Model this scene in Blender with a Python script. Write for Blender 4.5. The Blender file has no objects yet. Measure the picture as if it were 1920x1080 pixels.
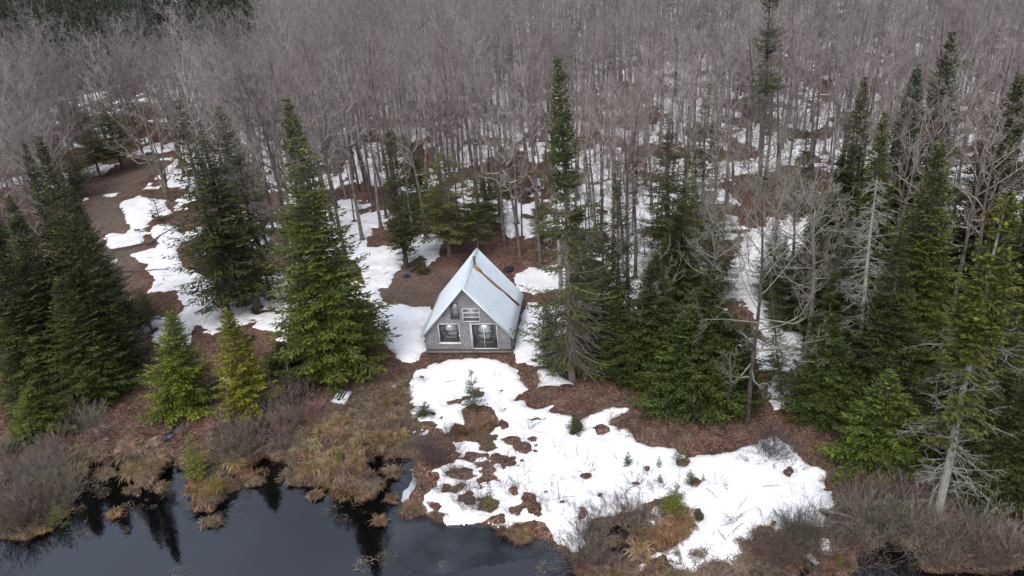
import bpy, math, random
import numpy as np
from mathutils import Matrix, Vector
random.seed(7)
S = bpy.context.scene
COL = S.collection
# ------------------------------------------------------------------ camera
PITCH, ROLL, FPX, CH = 0.446, -0.074, 1484.5, 28.49
_f = np.array([0, math.cos(PITCH), -math.sin(PITCH)]); _u = np.array([0, math.sin(PITCH), math.cos(PITCH)]); _x = np.array([1., 0, 0])
CX = math.cos(ROLL)*_x + math.sin(ROLL)*_u
CU = -math.sin(ROLL)*_x + math.cos(ROLL)*_u
CF = _f
CP = np.array([0, 0, CH])
camd = bpy.data.cameras.new('camera'); cam = bpy.data.objects.new('camera', camd); COL.objects.link(cam)
camd.sensor_width = 36; camd.lens = 36*FPX/1920; camd.clip_start = .5; camd.clip_end = 4000
m = Matrix(((CX[0], CU[0], -CF[0], 0), (CX[1], CU[1], -CF[1], 0), (CX[2], CU[2], -CF[2], CH), (0, 0, 0, 1)))
cam.matrix_world = m
S.camera = cam
# ------------------------------------------------------------------ light
SUN_EL, SUN_AZ = 52, 200          # overcast: a wide dim sun high behind the camera
w = bpy.data.worlds.new('World'); S.world = w; w.use_nodes = True
nt = w.node_tree; bg = nt.nodes['Background']
sk = nt.nodes.new('ShaderNodeTexSky'); sk.sky_type = 'NISHITA'; sk.sun_disc = False
sk.sun_elevation = math.radians(SUN_EL); sk.sun_rotation = math.radians(SUN_AZ); sk.air_density = 1; sk.dust_density = 3
hs = nt.nodes.new('ShaderNodeHueSaturation'); hs.inputs['Saturation'].default_value = .55
tc = nt.nodes.new('ShaderNodeTexCoord'); nz = nt.nodes.new('ShaderNodeTexNoise'); nz.inputs['Scale'].default_value = 3.2; nz.inputs['Detail'].default_value = 6
cr = nt.nodes.new('ShaderNodeValToRGB'); cr.color_ramp.elements[0].position = .38; cr.color_ramp.elements[1].position = .66
cr.color_ramp.elements[0].color = (1.35, 1.37, 1.45, 1); cr.color_ramp.elements[1].color = (2.3, 2.28, 2.25, 1)
mx = nt.nodes.new('ShaderNodeMixRGB'); mx.blend_type = 'MULTIPLY'; mx.inputs['Fac'].default_value = 1
L = nt.links.new
L(tc.outputs['Generated'], nz.inputs['Vector']); L(nz.outputs['Fac'], cr.inputs['Fac'])
L(sk.outputs[0], hs.inputs['Color']); L(hs.outputs[0], mx.inputs[1]); L(cr.outputs[0], mx.inputs[2]); L(mx.outputs[0], bg.inputs['Color'])
bg.inputs['Strength'].default_value = .15
sd = bpy.data.lights.new('sun', 'SUN'); so = bpy.data.objects.new('sun', sd); COL.objects.link(so)
sd.energy = .9; sd.angle = math.radians(25); sd.color = (1, .97, .93)
a_, e_ = math.radians(SUN_AZ), math.radians(SUN_EL)
sdir = Vector((math.sin(a_)*math.cos(e_), math.cos(a_)*math.cos(e_), math.sin(e_)))
so.rotation_euler = sdir.to_track_quat('Z', 'Y').to_euler()
S.view_settings.view_transform = 'Standard'; S.view_settings.look = 'None'
S.view_settings.exposure = 0.0; S.view_settings.gamma = 1; S.view_settings.use_curve_mapping = False
S.cycles.max_bounces = 5; S.cycles.diffuse_bounces = 3; S.cycles.glossy_bounces = 2; S.cycles.transparent_max_bounces = 4
S.cycles.use_denoising = True; S.cycles.denoiser = 'OPENIMAGEDENOISE'; S.cycles.denoising_prefilter = 'ACCURATE'; S.cycles.denoising_input_passes = 'RGB_ALBEDO_NORMAL'
S.cycles.caustics_reflective = False; S.cycles.caustics_refractive = False

# ------------------------------------------------------------------ pixel <-> world (photo pixels, 1920x1080)
def proj(x, y, z):
    vx, vy, vz = x-CP[0], y-CP[1], z-CP[2]
    d = vx*CF[0]+vy*CF[1]+vz*CF[2]
    return 960+FPX*(vx*CX[0]+vy*CX[1]+vz*CX[2])/d, 540-FPX*(vx*CU[0]+vy*CU[1]+vz*CU[2])/d, d
def ray(px, py):
    v = CF + CX*(px-960)/FPX + CU*(540-py)/FPX
    return v/np.linalg.norm(v)
def G(px, py, z=0.):
    r = ray(px, py); t = (z-CH)/r[2]; return CP + r*t
NADIR = (960+FPX*(-CX[2])/(-CF[2]), 540+FPX*CU[2]/(-CF[2]))
def vert_x(tx, ty, by):           # x of the foot of a plumb tree whose tip is at (tx, ty)
    return tx + (by-ty)*(NADIR[0]-tx)/(NADIR[1]-ty)

# ------------------------------------------------------------------ noise
def _h(ix, iy, seed):
    n = (ix.astype(np.int64)*374761393 + iy.astype(np.int64)*668265263 + seed*1442695041) & 0xffffffff
    n = ((n ^ (n >> 13))*1274126177) & 0xffffffff
    n = n ^ (n >> 16)
    return (n & 0xffff)/65535.
def vnoise(x, y, seed=0):
    ix, iy = np.floor(x), np.floor(y); fx, fy = x-ix, y-iy
    fx = fx*fx*(3-2*fx); fy = fy*fy*(3-2*fy)
    a = _h(ix, iy, seed); b = _h(ix+1, iy, seed); c = _h(ix, iy+1, seed); d = _h(ix+1, iy+1, seed)
    return (a*(1-fx)+b*fx)*(1-fy)+(c*(1-fx)+d*fx)*fy
def fbm(x, y, oct=4, seed=0):
    x = np.asarray(x, float); y = np.asarray(y, float)
    s = 0; a = .5; t = 0
    for k in range(oct):
        s = s+a*vnoise(x, y, seed+k*17); t += a; a *= .5
        x, y = x*2.03+11.7, y*2.03+5.3
    return s/t      # 0..1
def poly_sd(px, py, P):           # signed distance in pixels, positive inside; evaluated only near the polygon
    P = np.array(P, float); out = np.full(px.shape, -200.)
    m_ = (px > P[:, 0].min()-60) & (px < P[:, 0].max()+60) & (py > P[:, 1].min()-60) & (py < P[:, 1].max()+60)
    x, y = px[m_], py[m_]
    if x.size == 0: return out
    d = np.full(x.shape, 1e9); ins = np.zeros(x.shape, bool)
    for i in range(len(P)):
        ax, ay = P[i]; bx, by = P[(i+1) % len(P)]
        ex, ey = bx-ax, by-ay; L2 = ex*ex+ey*ey+1e-9
        t = np.clip(((x-ax)*ex+(y-ay)*ey)/L2, 0, 1)
        dd = (x-ax-t*ex)**2+((y-ay-t*ey)*1.5)**2
        d = np.minimum(d, dd)
        c = ((ay > y) != (by > y)) & (x < (bx-ax)*(y-ay)/(by-ay+1e-12)+ax)
        ins ^= c
    out[m_] = np.sqrt(d)*np.where(ins, 1, -1)
    return out

# ------------------------------------------------------------------ mesh helpers
def mesh_np(name, V, F, mat, smooth=False):
    """V (n,3); F (m,k) quads or tris"""
    me = bpy.data.meshes.new(name)
    V = np.asarray(V, np.float32); F = np.asarray(F, np.int32); k = F.shape[1]
    me.vertices.add(len(V)); me.vertices.foreach_set('co', V.ravel())
    me.loops.add(F.size); me.loops.foreach_set('vertex_index', F.ravel())
    me.polygons.add(len(F)); me.polygons.foreach_set('loop_start', np.arange(0, F.size, k, dtype=np.int32))
    me.polygons.foreach_set('loop_total', np.full(len(F), k, np.int32))
    if smooth: me.polygons.foreach_set('use_smooth', np.ones(len(F), bool))
    me.update(calc_edges=True)
    if mat: me.materials.append(mat)
    return me
def norm(v): return v/np.maximum(np.linalg.norm(v, axis=-1, keepdims=True), 1e-9)
class MB:
    def __init__(s): s.V = []; s.F = []; s.n = 0
    def add(s, V, F): V = np.asarray(V, float).reshape(-1, 3); s.V.append(V); s.F.append(np.asarray(F)+s.n); s.n += len(V)
    def segs(s, P0, P1, R0, R1, n=3):           # many tapered prisms
        P0 = np.asarray(P0, float); P1 = np.asarray(P1, float); N = len(P0)
        if N == 0: return
        R0 = np.broadcast_to(R0, (N,)); R1 = np.broadcast_to(R1, (N,))
        d = norm(P1-P0); up = np.where(np.abs(d[:, 2:3]) > .9, np.array([[1., 0, 0]]), np.array([[0, 0, 1.]]))
        a = norm(np.cross(d, up)); b = np.cross(d, a)
        an = np.arange(n)*2*math.pi/n
        ring = a[:, None, :]*np.cos(an)[None, :, None]+b[:, None, :]*np.sin(an)[None, :, None]
        V = np.concatenate([P0[:, None]+ring*R0[:, None, None], P1[:, None]+ring*R1[:, None, None]], 1)
        k = np.arange(n); f = np.stack([k, (k+1) % n, (k+1) % n+n, k+n], -1)
        F = (np.arange(N)*2*n)[:, None, None]+f[None]
        s.add(V.reshape(-1, 3), F.reshape(-1, 4))
    def tube(s, pts, rad, n=8):
        pts = np.asarray(pts, float); m_ = len(pts); rad = np.broadcast_to(rad, (m_,))
        d = np.gradient(pts, axis=0); d = norm(d)
        ref = np.array([1., 0, 0]) if abs(d[0, 2]) > .7 else np.array([0, 0, 1.])
        a = norm(np.cross(d, ref)); b = np.cross(d, a); an = np.arange(n)*2*math.pi/n
        V = pts[:, None]+(a[:, None]*np.cos(an)[None, :, None]+b[:, None]*np.sin(an)[None, :, None])*rad[:, None, None]
        F = []
        for i in range(m_-1):
            for k in range(n): F.append((i*n+k, i*n+(k+1) % n, (i+1)*n+(k+1) % n, (i+1)*n+k))
        V = V.reshape(-1, 3); V = np.vstack([V, pts[-1]]); e = len(V)-1
        for k in range(0, n, 1): F.append(((m_-1)*n+k, (m_-1)*n+(k+1) % n, e, e))
        s.add(V, [f if f[2] != f[3] else (f[0], f[1], f[2], f[2]) for f in F])
    def box(s, c, sz, R=None):
        c = np.array(c, float); h = np.array(sz, float)/2
        v = np.array([[x, y, z] for x in (-1, 1) for y in (-1, 1) for z in (-1, 1)])*h
        if R is not None: v = v @ np.array(R).T
        s.add(v+c, [(0, 1, 3, 2), (4, 6, 7, 5), (0, 4, 5, 1), (2, 3, 7, 6), (0, 2, 6, 4), (1, 5, 7, 3)])
    def mesh(s, name, mat, smooth=False):
        V = np.vstack(s.V); F = np.vstack(s.F)
        deg = F[:, 2] == F[:, 3]
        if deg.any():
            me = bpy.data.meshes.new(name)
            me.from_pydata(V.tolist(), [], [tuple(f[:3]) if f[2] == f[3] else tuple(f) for f in F.tolist()])
            if smooth: me.polygons.foreach_set('use_smooth', np.ones(len(F), bool))
            me.update(); me.materials.append(mat); return me
        return mesh_np(name, V, F, mat, smooth)
def link(name, data, parent=None, loc=None):
    o = bpy.data.objects.new(name, data); COL.objects.link(o)
    if parent is not None: o.parent = parent
    if loc is not None: o.location = loc
    return o
THINGS = []
def tag(o, label=None, cat=None, group=None, kind=None, at=None, auto=False):
    if label: o['label'] = label
    if cat: o['category'] = cat
    if group: o['group'] = group
    if kind: o['kind'] = kind
    if auto: THINGS.append((o, at))
    return o

# ------------------------------------------------------------------ materials
def newmat(name):
    m_ = bpy.data.materials.new(name); m_.use_nodes = True
    return m_, m_.node_tree, m_.node_tree.nodes['Principled BSDF']
def N(nt_, t, **kw):
    n = nt_.nodes.new(t)
    for k, v in kw.items():
        if k in n.inputs: n.inputs[k].default_value = v
        else: setattr(n, k, v)
    return n
def ramp(nt_, stops):
    r = nt_.nodes.new('ShaderNodeValToRGB'); e = r.color_ramp.elements
    while len(e) < len(stops): e.new(.5)
    for i, (p, c) in enumerate(stops): e[i].position = p; e[i].color = (*c, 1)
    return r
def mixc(nt_, a, b, fac, mode='MIX'):
    n = nt_.nodes.new('ShaderNodeMixRGB'); n.blend_type = mode
    for i, v in ((1, a), (2, b), (0, fac)):
        if isinstance(v, (int, float)): n.inputs[i].default_value = v
        elif isinstance(v, tuple): n.inputs[i].default_value = (*v, 1)
        else: nt_.links.new(v, n.inputs[i])
    return n.outputs[0]
def noise_mat(name, stops, scale, rough=.9, detail=5, bump=0, bscale=None, coord='Object', spec=.2, stretch=None, objvar=0):
    m_, t, b = newmat(name); tc_ = N(t, 'ShaderNodeTexCoord'); src = tc_.outputs[coord]
    if stretch:
        mp = N(t, 'ShaderNodeMapping'); mp.inputs['Scale'].default_value = stretch; t.links.new(src, mp.inputs[0]); src = mp.outputs[0]
    n = N(t, 'ShaderNodeTexNoise', Scale=scale, Detail=detail, Roughness=.65); t.links.new(src, n.inputs['Vector'])
    r = ramp(t, stops); t.links.new(n.outputs['Fac'], r.inputs[0]); out = r.outputs[0]
    if objvar:
        oi = N(t, 'ShaderNodeObjectInfo'); rr = ramp(t, [(0, (1-objvar,)*3), (1, (1+objvar,)*3)])
        t.links.new(oi.outputs['Random'], rr.inputs[0]); out = mixc(t, out, rr.outputs[0], 1., 'MULTIPLY')
    t.links.new(out, b.inputs['Base Color']); b.inputs['Roughness'].default_value = rough; b.inputs['Specular IOR Level'].default_value = spec
    if bump:
        n2 = N(t, 'ShaderNodeTexNoise', Scale=bscale or scale*2, Detail=6); t.links.new(src, n2.inputs['Vector'])
        bp = N(t, 'ShaderNodeBump', Strength=1., Distance=bump); t.links.new(n2.outputs['Fac'], bp.inputs['Height']); t.links.new(bp.outputs[0], b.inputs['Normal'])
    return m_
def foliage_mat(name, dark, light, trans=.12):
    """needles: tinted per tree through the object colour, varied per spray"""
    m_, t, b = newmat(name)
    geo = N(t, 'ShaderNodeNewGeometry'); oi = N(t, 'ShaderNodeObjectInfo'); tc_ = N(t, 'ShaderNodeTexCoord')
    r = ramp(t, [(0, dark), (.75, light), (1, tuple(c*1.25 for c in light))]); t.links.new(geo.outputs['Random Per Island'], r.inputs[0])
    n = N(t, 'ShaderNodeTexNoise', Scale=.9, Detail=3); t.links.new(tc_.outputs['Object'], n.inputs['Vector'])
    r2 = ramp(t, [(.35, (.55, .62, .72)), (.65, (1.4, 1.3, 1.0))]); t.links.new(n.outputs['Fac'], r2.inputs[0])
    c = mixc(t, r.outputs[0], r2.outputs[0], 1., 'MULTIPLY'); c = mixc(t, c, oi.outputs['Color'], 1., 'MULTIPLY')
    t.links.new(c, b.inputs['Base Color']); b.inputs['Roughness'].default_value = .6; b.inputs['Specular IOR Level'].default_value = .25
    tr = N(t, 'ShaderNodeBsdfTranslucent'); t.links.new(c, tr.inputs[0]); ms = N(t, 'ShaderNodeMixShader', Fac=trans)
    o = t.nodes['Material Output']; t.links.new(b.outputs[0], ms.inputs[1]); t.links.new(tr.outputs[0], ms.inputs[2]); t.links.new(ms.outputs[0], o.inputs[0])
    return m_
M_NEED = foliage_mat('fir_needles', (.024, .036, .013), (.092, .112, .030))
M_HEML = foliage_mat('hemlock_needles', (.035, .046, .018), (.12, .13, .045))
M_BARKC = noise_mat('conifer_bark', [(.3, (.07, .058, .048)), (.7, (.19, .165, .14))], 6, stretch=(1, 1, .3), objvar=.25)
def bark_mat(name, a, b_):
    m_, t, b = newmat(name); tc_ = N(t, 'ShaderNodeTexCoord'); oi = N(t, 'ShaderNodeObjectInfo')
    n = N(t, 'ShaderNodeTexNoise', Scale=2.5, Detail=5); t.links.new(tc_.outputs['Object'], n.inputs['Vector'])
    r = ramp(t, [(.3, a), (.7, b_)]); t.links.new(n.outputs['Fac'], r.inputs[0])
    rr = ramp(t, [(0, (.6, .57, .59)), (.4, (.95, .92, .92)), (.8, (1.1, 1.08, 1.06)), (1, (1.5, 1.5, 1.48))]); t.links.new(oi.outputs['Random'], rr.inputs[0])
    t.links.new(mixc(t, mixc(t, r.outputs[0], rr.outputs[0], 1., 'MULTIPLY'), oi.outputs['Color'], 1., 'MULTIPLY'), b.inputs['Base Color'])
    b.inputs['Roughness'].default_value = .9; b.inputs['Specular IOR Level'].default_value = .15
    return m_
M_BARK = bark_mat('hardwood_bark', (.055, .048, .045), (.19, .172, .16))
M_TWIG = bark_mat('hardwood_twigs', (.165, .148, .143), (.36, .33, .322))
M_PALE = noise_mat('weathered_grey_bark', [(.3, (.14, .135, .12)), (.55, (.30, .29, .265)), (.75, (.25, .26, .21))], 5, stretch=(1, 1, .4))
M_GTWIG = bark_mat('lichen_grey_twigs', (.17, .165, .15), (.34, .333, .31))
M_SHRUB = bark_mat('shrub_twigs', (.08, .064, .052), (.29, .255, .22))
M_GRASS = bark_mat('dead_grass_blades', (.075, .055, .038), (.28, .222, .155))
def snow_mat():
    m_, t, b = newmat('old_snow'); tc_ = N(t, 'ShaderNodeTexCoord'); P = tc_.outputs['Object']
    def noi(s, d=4, r=.6):
        n = N(t, 'ShaderNodeTexNoise', Scale=s, Detail=d, Roughness=r); t.links.new(P, n.inputs['Vector']); return n.outputs['Fac']
    base = ramp(t, [(.3, (.82, .84, .86)), (.7, (.92, .925, .93))]); t.links.new(noi(1.2), base.inputs[0])
    at = N(t, 'ShaderNodeAttribute'); at.attribute_name = 'thin'
    grime = ramp(t, [(.42, (1, 1, 1)), (.62, (.70, .66, .61))]); t.links.new(noi(6, 8, .75), grime.inputs[0])
    c = mixc(t, base.outputs[0], mixc(t, base.outputs[0], grime.outputs[0], 1., 'MULTIPLY'), at.outputs['Fac'])
    # needles, bark and twigs fallen on it
    v = N(t, 'ShaderNodeTexVoronoi', Scale=3.2); mp = N(t, 'ShaderNodeMapping'); mp.inputs['Scale'].default_value = (1, .5, 1)
    t.links.new(P, mp.inputs[0]); t.links.new(mp.outputs[0], v.inputs['Vector']); dots = ramp(t, [(.05, (.22, .18, .15)), (.10, (1, 1, 1))]); t.links.new(v.outputs['Distance'], dots.inputs[0])
    wh = ramp(t, [(.48, (0, 0, 0)), (.6, (1, 1, 1))]); t.links.new(noi(.35, 3), wh.inputs[0])
    c = mixc(t, c, mixc(t, c, dots.outputs[0], 1., 'MULTIPLY'), wh.outputs[0])
    t.links.new(c, b.inputs['Base Color']); b.inputs['Roughness'].default_value = .7; b.inputs['Specular IOR Level'].default_value = .25
    bp = N(t, 'ShaderNodeBump', Strength=1., Distance=.05); t.links.new(noi(4, 7, .65), bp.inputs['Height']); t.links.new(bp.outputs[0], b.inputs['Normal'])
    return m_
M_SNOW = snow_mat()

# ------------------------------------------------------------------ photo layout polygons (photo pixels)
SNOW_MAIN = [(772,702),(782,694),(800,690),(806,683),(840,675),(880,672),(910,672),(930,676),(940,682),(955,683),(960,690),(972,696),(977,706),(973,716),(985,728),(987,733),(975,737),(966,742),(963,752),(980,752),(990,762),(1000,768),(1020,764),(1035,762),(1030,769),(1050,780),(1070,782),(1085,790),(1105,777),(1125,770),(1150,763),(1173,768),(1165,775),(1145,785),(1142,798),(1155,802),(1178,802),(1185,815),(1195,828),(1215,835),(1240,836),(1262,846),(1272,852),(1290,855),(1310,853),(1350,852),(1380,845),(1400,838),(1420,832),(1425,825),(1455,814),(1462,820),(1465,828),(1490,840),(1510,860),(1515,872),(1535,875),(1552,888),(1545,900),(1545,918),(1557,925),(1567,940),(1560,955),(1540,960),(1553,985),(1545,988),(1520,983),(1480,985),(1455,1003),(1452,978),(1438,986),(1420,985),(1410,1000),(1405,1015),(1395,1020),(1395,1035),(1380,1060),(1350,1052),(1330,1060),(1310,1070),(1298,1077),(1270,1072),(1262,1065),(1250,1050),(1250,1042),(1232,1035),(1200,1074),(1188,1066),(1225,1044),(1262,1030),(1290,1003),(1297,995),(1290,985),(1287,975),(1290,960),(1277,945),(1262,925),(1230,932),(1205,945),(1200,957),(1175,965),(1150,970),(1112,975),(1108,990),(1097,1000),(1090,1010),(1097,1020),(1085,1038),(1070,1040),(1060,1025),(1050,1018),(1038,1002),(1025,980),(1000,975),(975,985),(950,1000),(945,995),(930,990),(905,981),(870,988),(840,985),(825,972),(810,965),(790,962),(775,955),(790,943),(805,922),(818,905),(824,893),(815,884),(830,873),(852,868),(857,850),(858,838),(850,830),(832,836),(826,820),(810,811),(786,818),(770,810),(785,803),(800,798),(780,786),(767,780),(768,768),(775,762),(770,748),(768,742),(767,730),(772,718)]
SNOW_MORE = [
 [(700,572),(740,570),(760,573),(800,576),(812,585),(800,610),(797,640),(799,655),(790,665),(782,680),(770,682),(755,675),(740,668),(735,655),(722,640),(705,610)],
 [(962,640),(975,600),(990,566),(1030,575),(1060,570),(1080,600),(1100,625),(1090,640),(1050,655),(1010,670),(985,680),(966,679)],
 [(1085,560),(1130,556),(1180,575),(1175,640),(1150,648),(1110,640),(1095,600)],
 [(960,520),(985,505),(1050,495),(1075,510),(1060,540),(1000,552),(975,545)],
 [(590,420),(620,392),(650,395),(690,405),(700,440),(686,445),(688,462),(735,462),(765,448),(815,435),(832,450),(822,480),(800,495),(796,512),(806,490),(790,478),(765,495),(740,515),(728,540),(700,542),(682,530),(672,500),(640,470),(600,450)],
 [(222,385),(235,376),(262,368),(300,375),(315,390),(325,402),(300,403),(280,415),(265,430),(245,428),(238,420),(232,405),(226,395)],
 [(200,440),(212,437),(235,440),(243,428),(262,437),(272,452),(240,462),(215,470),(200,462)],
 [(285,425),(300,418),(330,425),(345,450),(330,470),(340,500),(370,510),(400,530),(420,560),(400,570),(385,585),(370,602),(365,625),(330,605),(335,590),(345,575),(335,560),(330,545),(300,545),(275,550),(285,540),(290,520),(270,505),(280,495),(262,490),(245,478),(290,465),(300,455),(280,440)],
 [(204,492),(225,482),(217,496)], [(185,366),(215,362),(230,355),(225,366),(205,371)], [(195,391),(203,390),(203,393)],
 [(1395,440),(1450,440),(1480,500),(1450,560),(1500,600),(1515,640),(1490,655),(1470,690),(1490,740),(1490,765),(1450,770),(1440,730),(1460,690),(1440,650),(1420,600),(1390,560),(1380,500)],
 [(1222,955),(1230,953),(1240,965),(1242,975),(1252,985),(1225,983),(1205,973),(1220,970)],
 [(1505,1038),(1520,1030),(1535,1045),(1540,1058),(1525,1062),(1510,1052)],
 [(1635,985),(1650,990),(1662,1005),(1655,1010),(1640,998)],
 [(1540,1005),(1555,1010),(1558,1035),(1545,1040),(1532,1018)],
 [(420,700),(442,695),(450,705),(440,728),(422,735)],
 [(1755,715),(1800,708),(1850,720),(1830,745),(1790,760),(1760,740)],
 [(285,600),(330,595),(365,612),(355,645),(310,650),(288,640)],
 [(20,650),(80,655),(75,680),(30,690)],
 [(735,728),(733,722),(742,720),(745,728)],
 [(-60,88),(8,92),(20,108),(18,122),(-60,125)],
]
HOLES = [(885,851,8,4),(907,853,15,4),(925,859,14,8),(910,825,6,5),(925,823,6,4),(945,797,13,10),(962,825,18,9),(985,838,26,12),(998,825,12,7),(835,830,17,10),(850,850,10,6),(802,797,12,10),(812,778,5,6),(827,782,5,4),(792,775,10,4),(790,706,7,4),(848,754,14,5),(895,738,12,8),(875,747,8,5),
 (862,888,28,11),(905,884,18,6),(947,877,5,3),(877,938,20,13),(912,950,20,19),(928,973,13,8),(962,919,8,9),(985,934,10,8),(998,948,14,15),(968,956,13,7),(815,948,13,6),(1098,893,10,6),(1035,905,9,3),(1053,943,5,3),(1095,960,10,8),(1128,925,8,3),(1276,866,12,9),(1190,905,7,3),(1302,905,9,8),(1310,966,7,7),(1370,975,6,3),(1305,1041,8,4),(1476,886,9,8),(1000,985,14,4),(947,767,3,2),(950,778,3,3),(1190,800,5,4),(1080,800,11,14),(1130,806,20,10),(1250,960,22,14),(940,733,3,2),(1215,880,3,3),(878,858,3,2)]
HOLE_POLYS = [[(866,768),(885,757),(903,760),(920,765),(935,785),(925,800),(920,811),(895,815),(880,821),(850,815),(838,810),(848,795),(857,790),(874,800),(868,785)]]
BROWN = [  # bare forest floor between snow patches
 [(680,440),(700,432),(745,425),(770,440),(750,455),(700,466),(682,455)],
 [(725,520),(760,498),(800,512),(830,480),(880,470),(930,470),(935,500),(900,560),(800,575),(715,568),(712,545)],
 [(890,430),(925,425),(950,440),(970,480),(950,500),(900,480)],
 [(170,340),(240,300),(330,300),(245,375),(225,385),(240,425),(200,440),(160,420)],
 [(305,405),(330,398),(325,408),(285,428),(265,432)],
 [(740,640),(800,668),(960,668),(1010,690),(1010,760),(960,690),(780,690),(750,740),(690,760),(560,780),(540,640),(600,560),(690,560)],
 [(270,575),(335,560),(300,640),(270,700),(255,640)],
 [(1030,690),(1180,700),(1400,780),(1540,800),(1600,900),(1540,880),(1450,815),(1250,840),(1180,800)],
]
TRAIL = [(330,285),(290,320),(252,350),(232,375),(236,410),(258,450),(262,520),(248,560),(225,520),(175,470),(160,400),(170,350),(235,310),(300,288)]
POND = [(-300,1300),(-300,1040),(60,1015),(110,975),(140,935),(160,905),(148,885),(172,868),(200,864),(222,858),(238,880),(250,905),(296,902),(312,880),(306,860),(326,868),(342,888),(362,912),(378,955),(402,965),(424,935),(432,905),(440,892),(466,905),(482,880),(500,866),(540,868),(560,905),(600,912),(640,903),(655,930),(690,920),(700,890),(700,855),(735,850),(762,866),(780,892),(772,915),(748,930),(756,962),(775,965),(800,968),(832,990),(870,990),(910,985),(940,998),(955,1012),(985,1018),(1012,1012),(1038,1020),(1062,1045),(1075,1080),(1180,1300)]
POND2 = [[(1120,1000),(1150,985),(1190,990),(1215,1010),(1190,1050),(1150,1070),(1110,1060)], [(1600,1040),(1640,1010),(1720,1030),(1740,1070),(1860,1080),(1930,1060),(2100,1050),(2100,1300),(1560,1300)], [(1490,1050),(1510,1042),(1530,1065),(1500,1090),(1470,1080)],
 [(455,800),(500,792),(530,810),(525,835),(490,845),(450,830)]]
GRASSY = [[(-200,860),(120,840),(240,830),(330,850),(470,860),(540,850),(600,770),(700,750),(770,700),(800,820),(760,900),(700,920),(560,930),(300,930),(200,880),(150,950),(0,1050),(-200,1060)],
 [(1110,980),(1290,930),(1310,1000),(1200,1080),(1060,1080)], [(840,760),(940,760),(940,830),(840,830)], [(1250,1050),(1420,990),(1600,1000),(1500,1090),(1250,1090)]]

WATER_Z = -.42
X0, Y0c = -6.48, 49.70
YAW = .145; W, HE, HA, DP, OV, OE, ZB = 6.25, 1.34, 5.03, 6.47, .29, .09, .35
def cabin_local(x, y):
    dx, dy = x-X0, y-Y0c
    return dx*math.cos(YAW)-dy*math.sin(YAW), dx*math.sin(YAW)+dy*math.cos(YAW)
# ------------------------------------------------------------------ ground height (world coordinates)
def base_h(x, y):
    h = (fbm(x/9, y/9, 3, 3)-.5)*.55 + (fbm(x/1.6, y/1.6, 3, 9)-.5)*.22
    h = h + np.clip((y-70)/250, 0, 1)*2.0
    dc = np.sqrt(((x+3)/6)**2+((y-52)/6)**2)          # level pad under the cabin
    k = np.clip((dc-.9)/.8, 0, 1); h = h*k
    return h - np.clip((41-y)/8, 0, 1)*.22
def height(x, y, fine=True):
    x = np.asarray(x, float); y = np.asarray(y, float)
    h = base_h(x, y)
    px, py, d = proj(x, y, np.full(x.shape, WATER_Z)); ppm = FPX/np.maximum(d, 1)
    ok = (d > 3) & (y < 60)
    px = np.where(ok, px, -9999)
    s = poly_sd(px, py, POND)
    for P in POND2: s = np.maximum(s, poly_sd(px, py, P))
    s = s/ppm + (fbm(x*.9, y*.9, 4, 40)-.5)*2.6*np.where(x < -4.5, 1, .35)
    far_w = (y < 27) & (x < 3)
    s = np.where((y < 26.5) & (x > -45) & (x < 5), np.maximum(s, (27-y)*.6), s)
    t = np.clip((s+.5)/1.3, 0, 1); t = t*t*(3-2*t)
    h = h*(1-t) + (-1.1)*t
    tus = fbm(x*1.3, y*1.3, 2, 77)                   # hummocks along the marshy shore
    sh = np.clip(1-np.abs(s+1.2)/2.2, 0, 1)*(y < 50)
    h = h + np.clip(tus-.48, 0, 1)*1.5*sh*(1-t)
    return h
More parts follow.
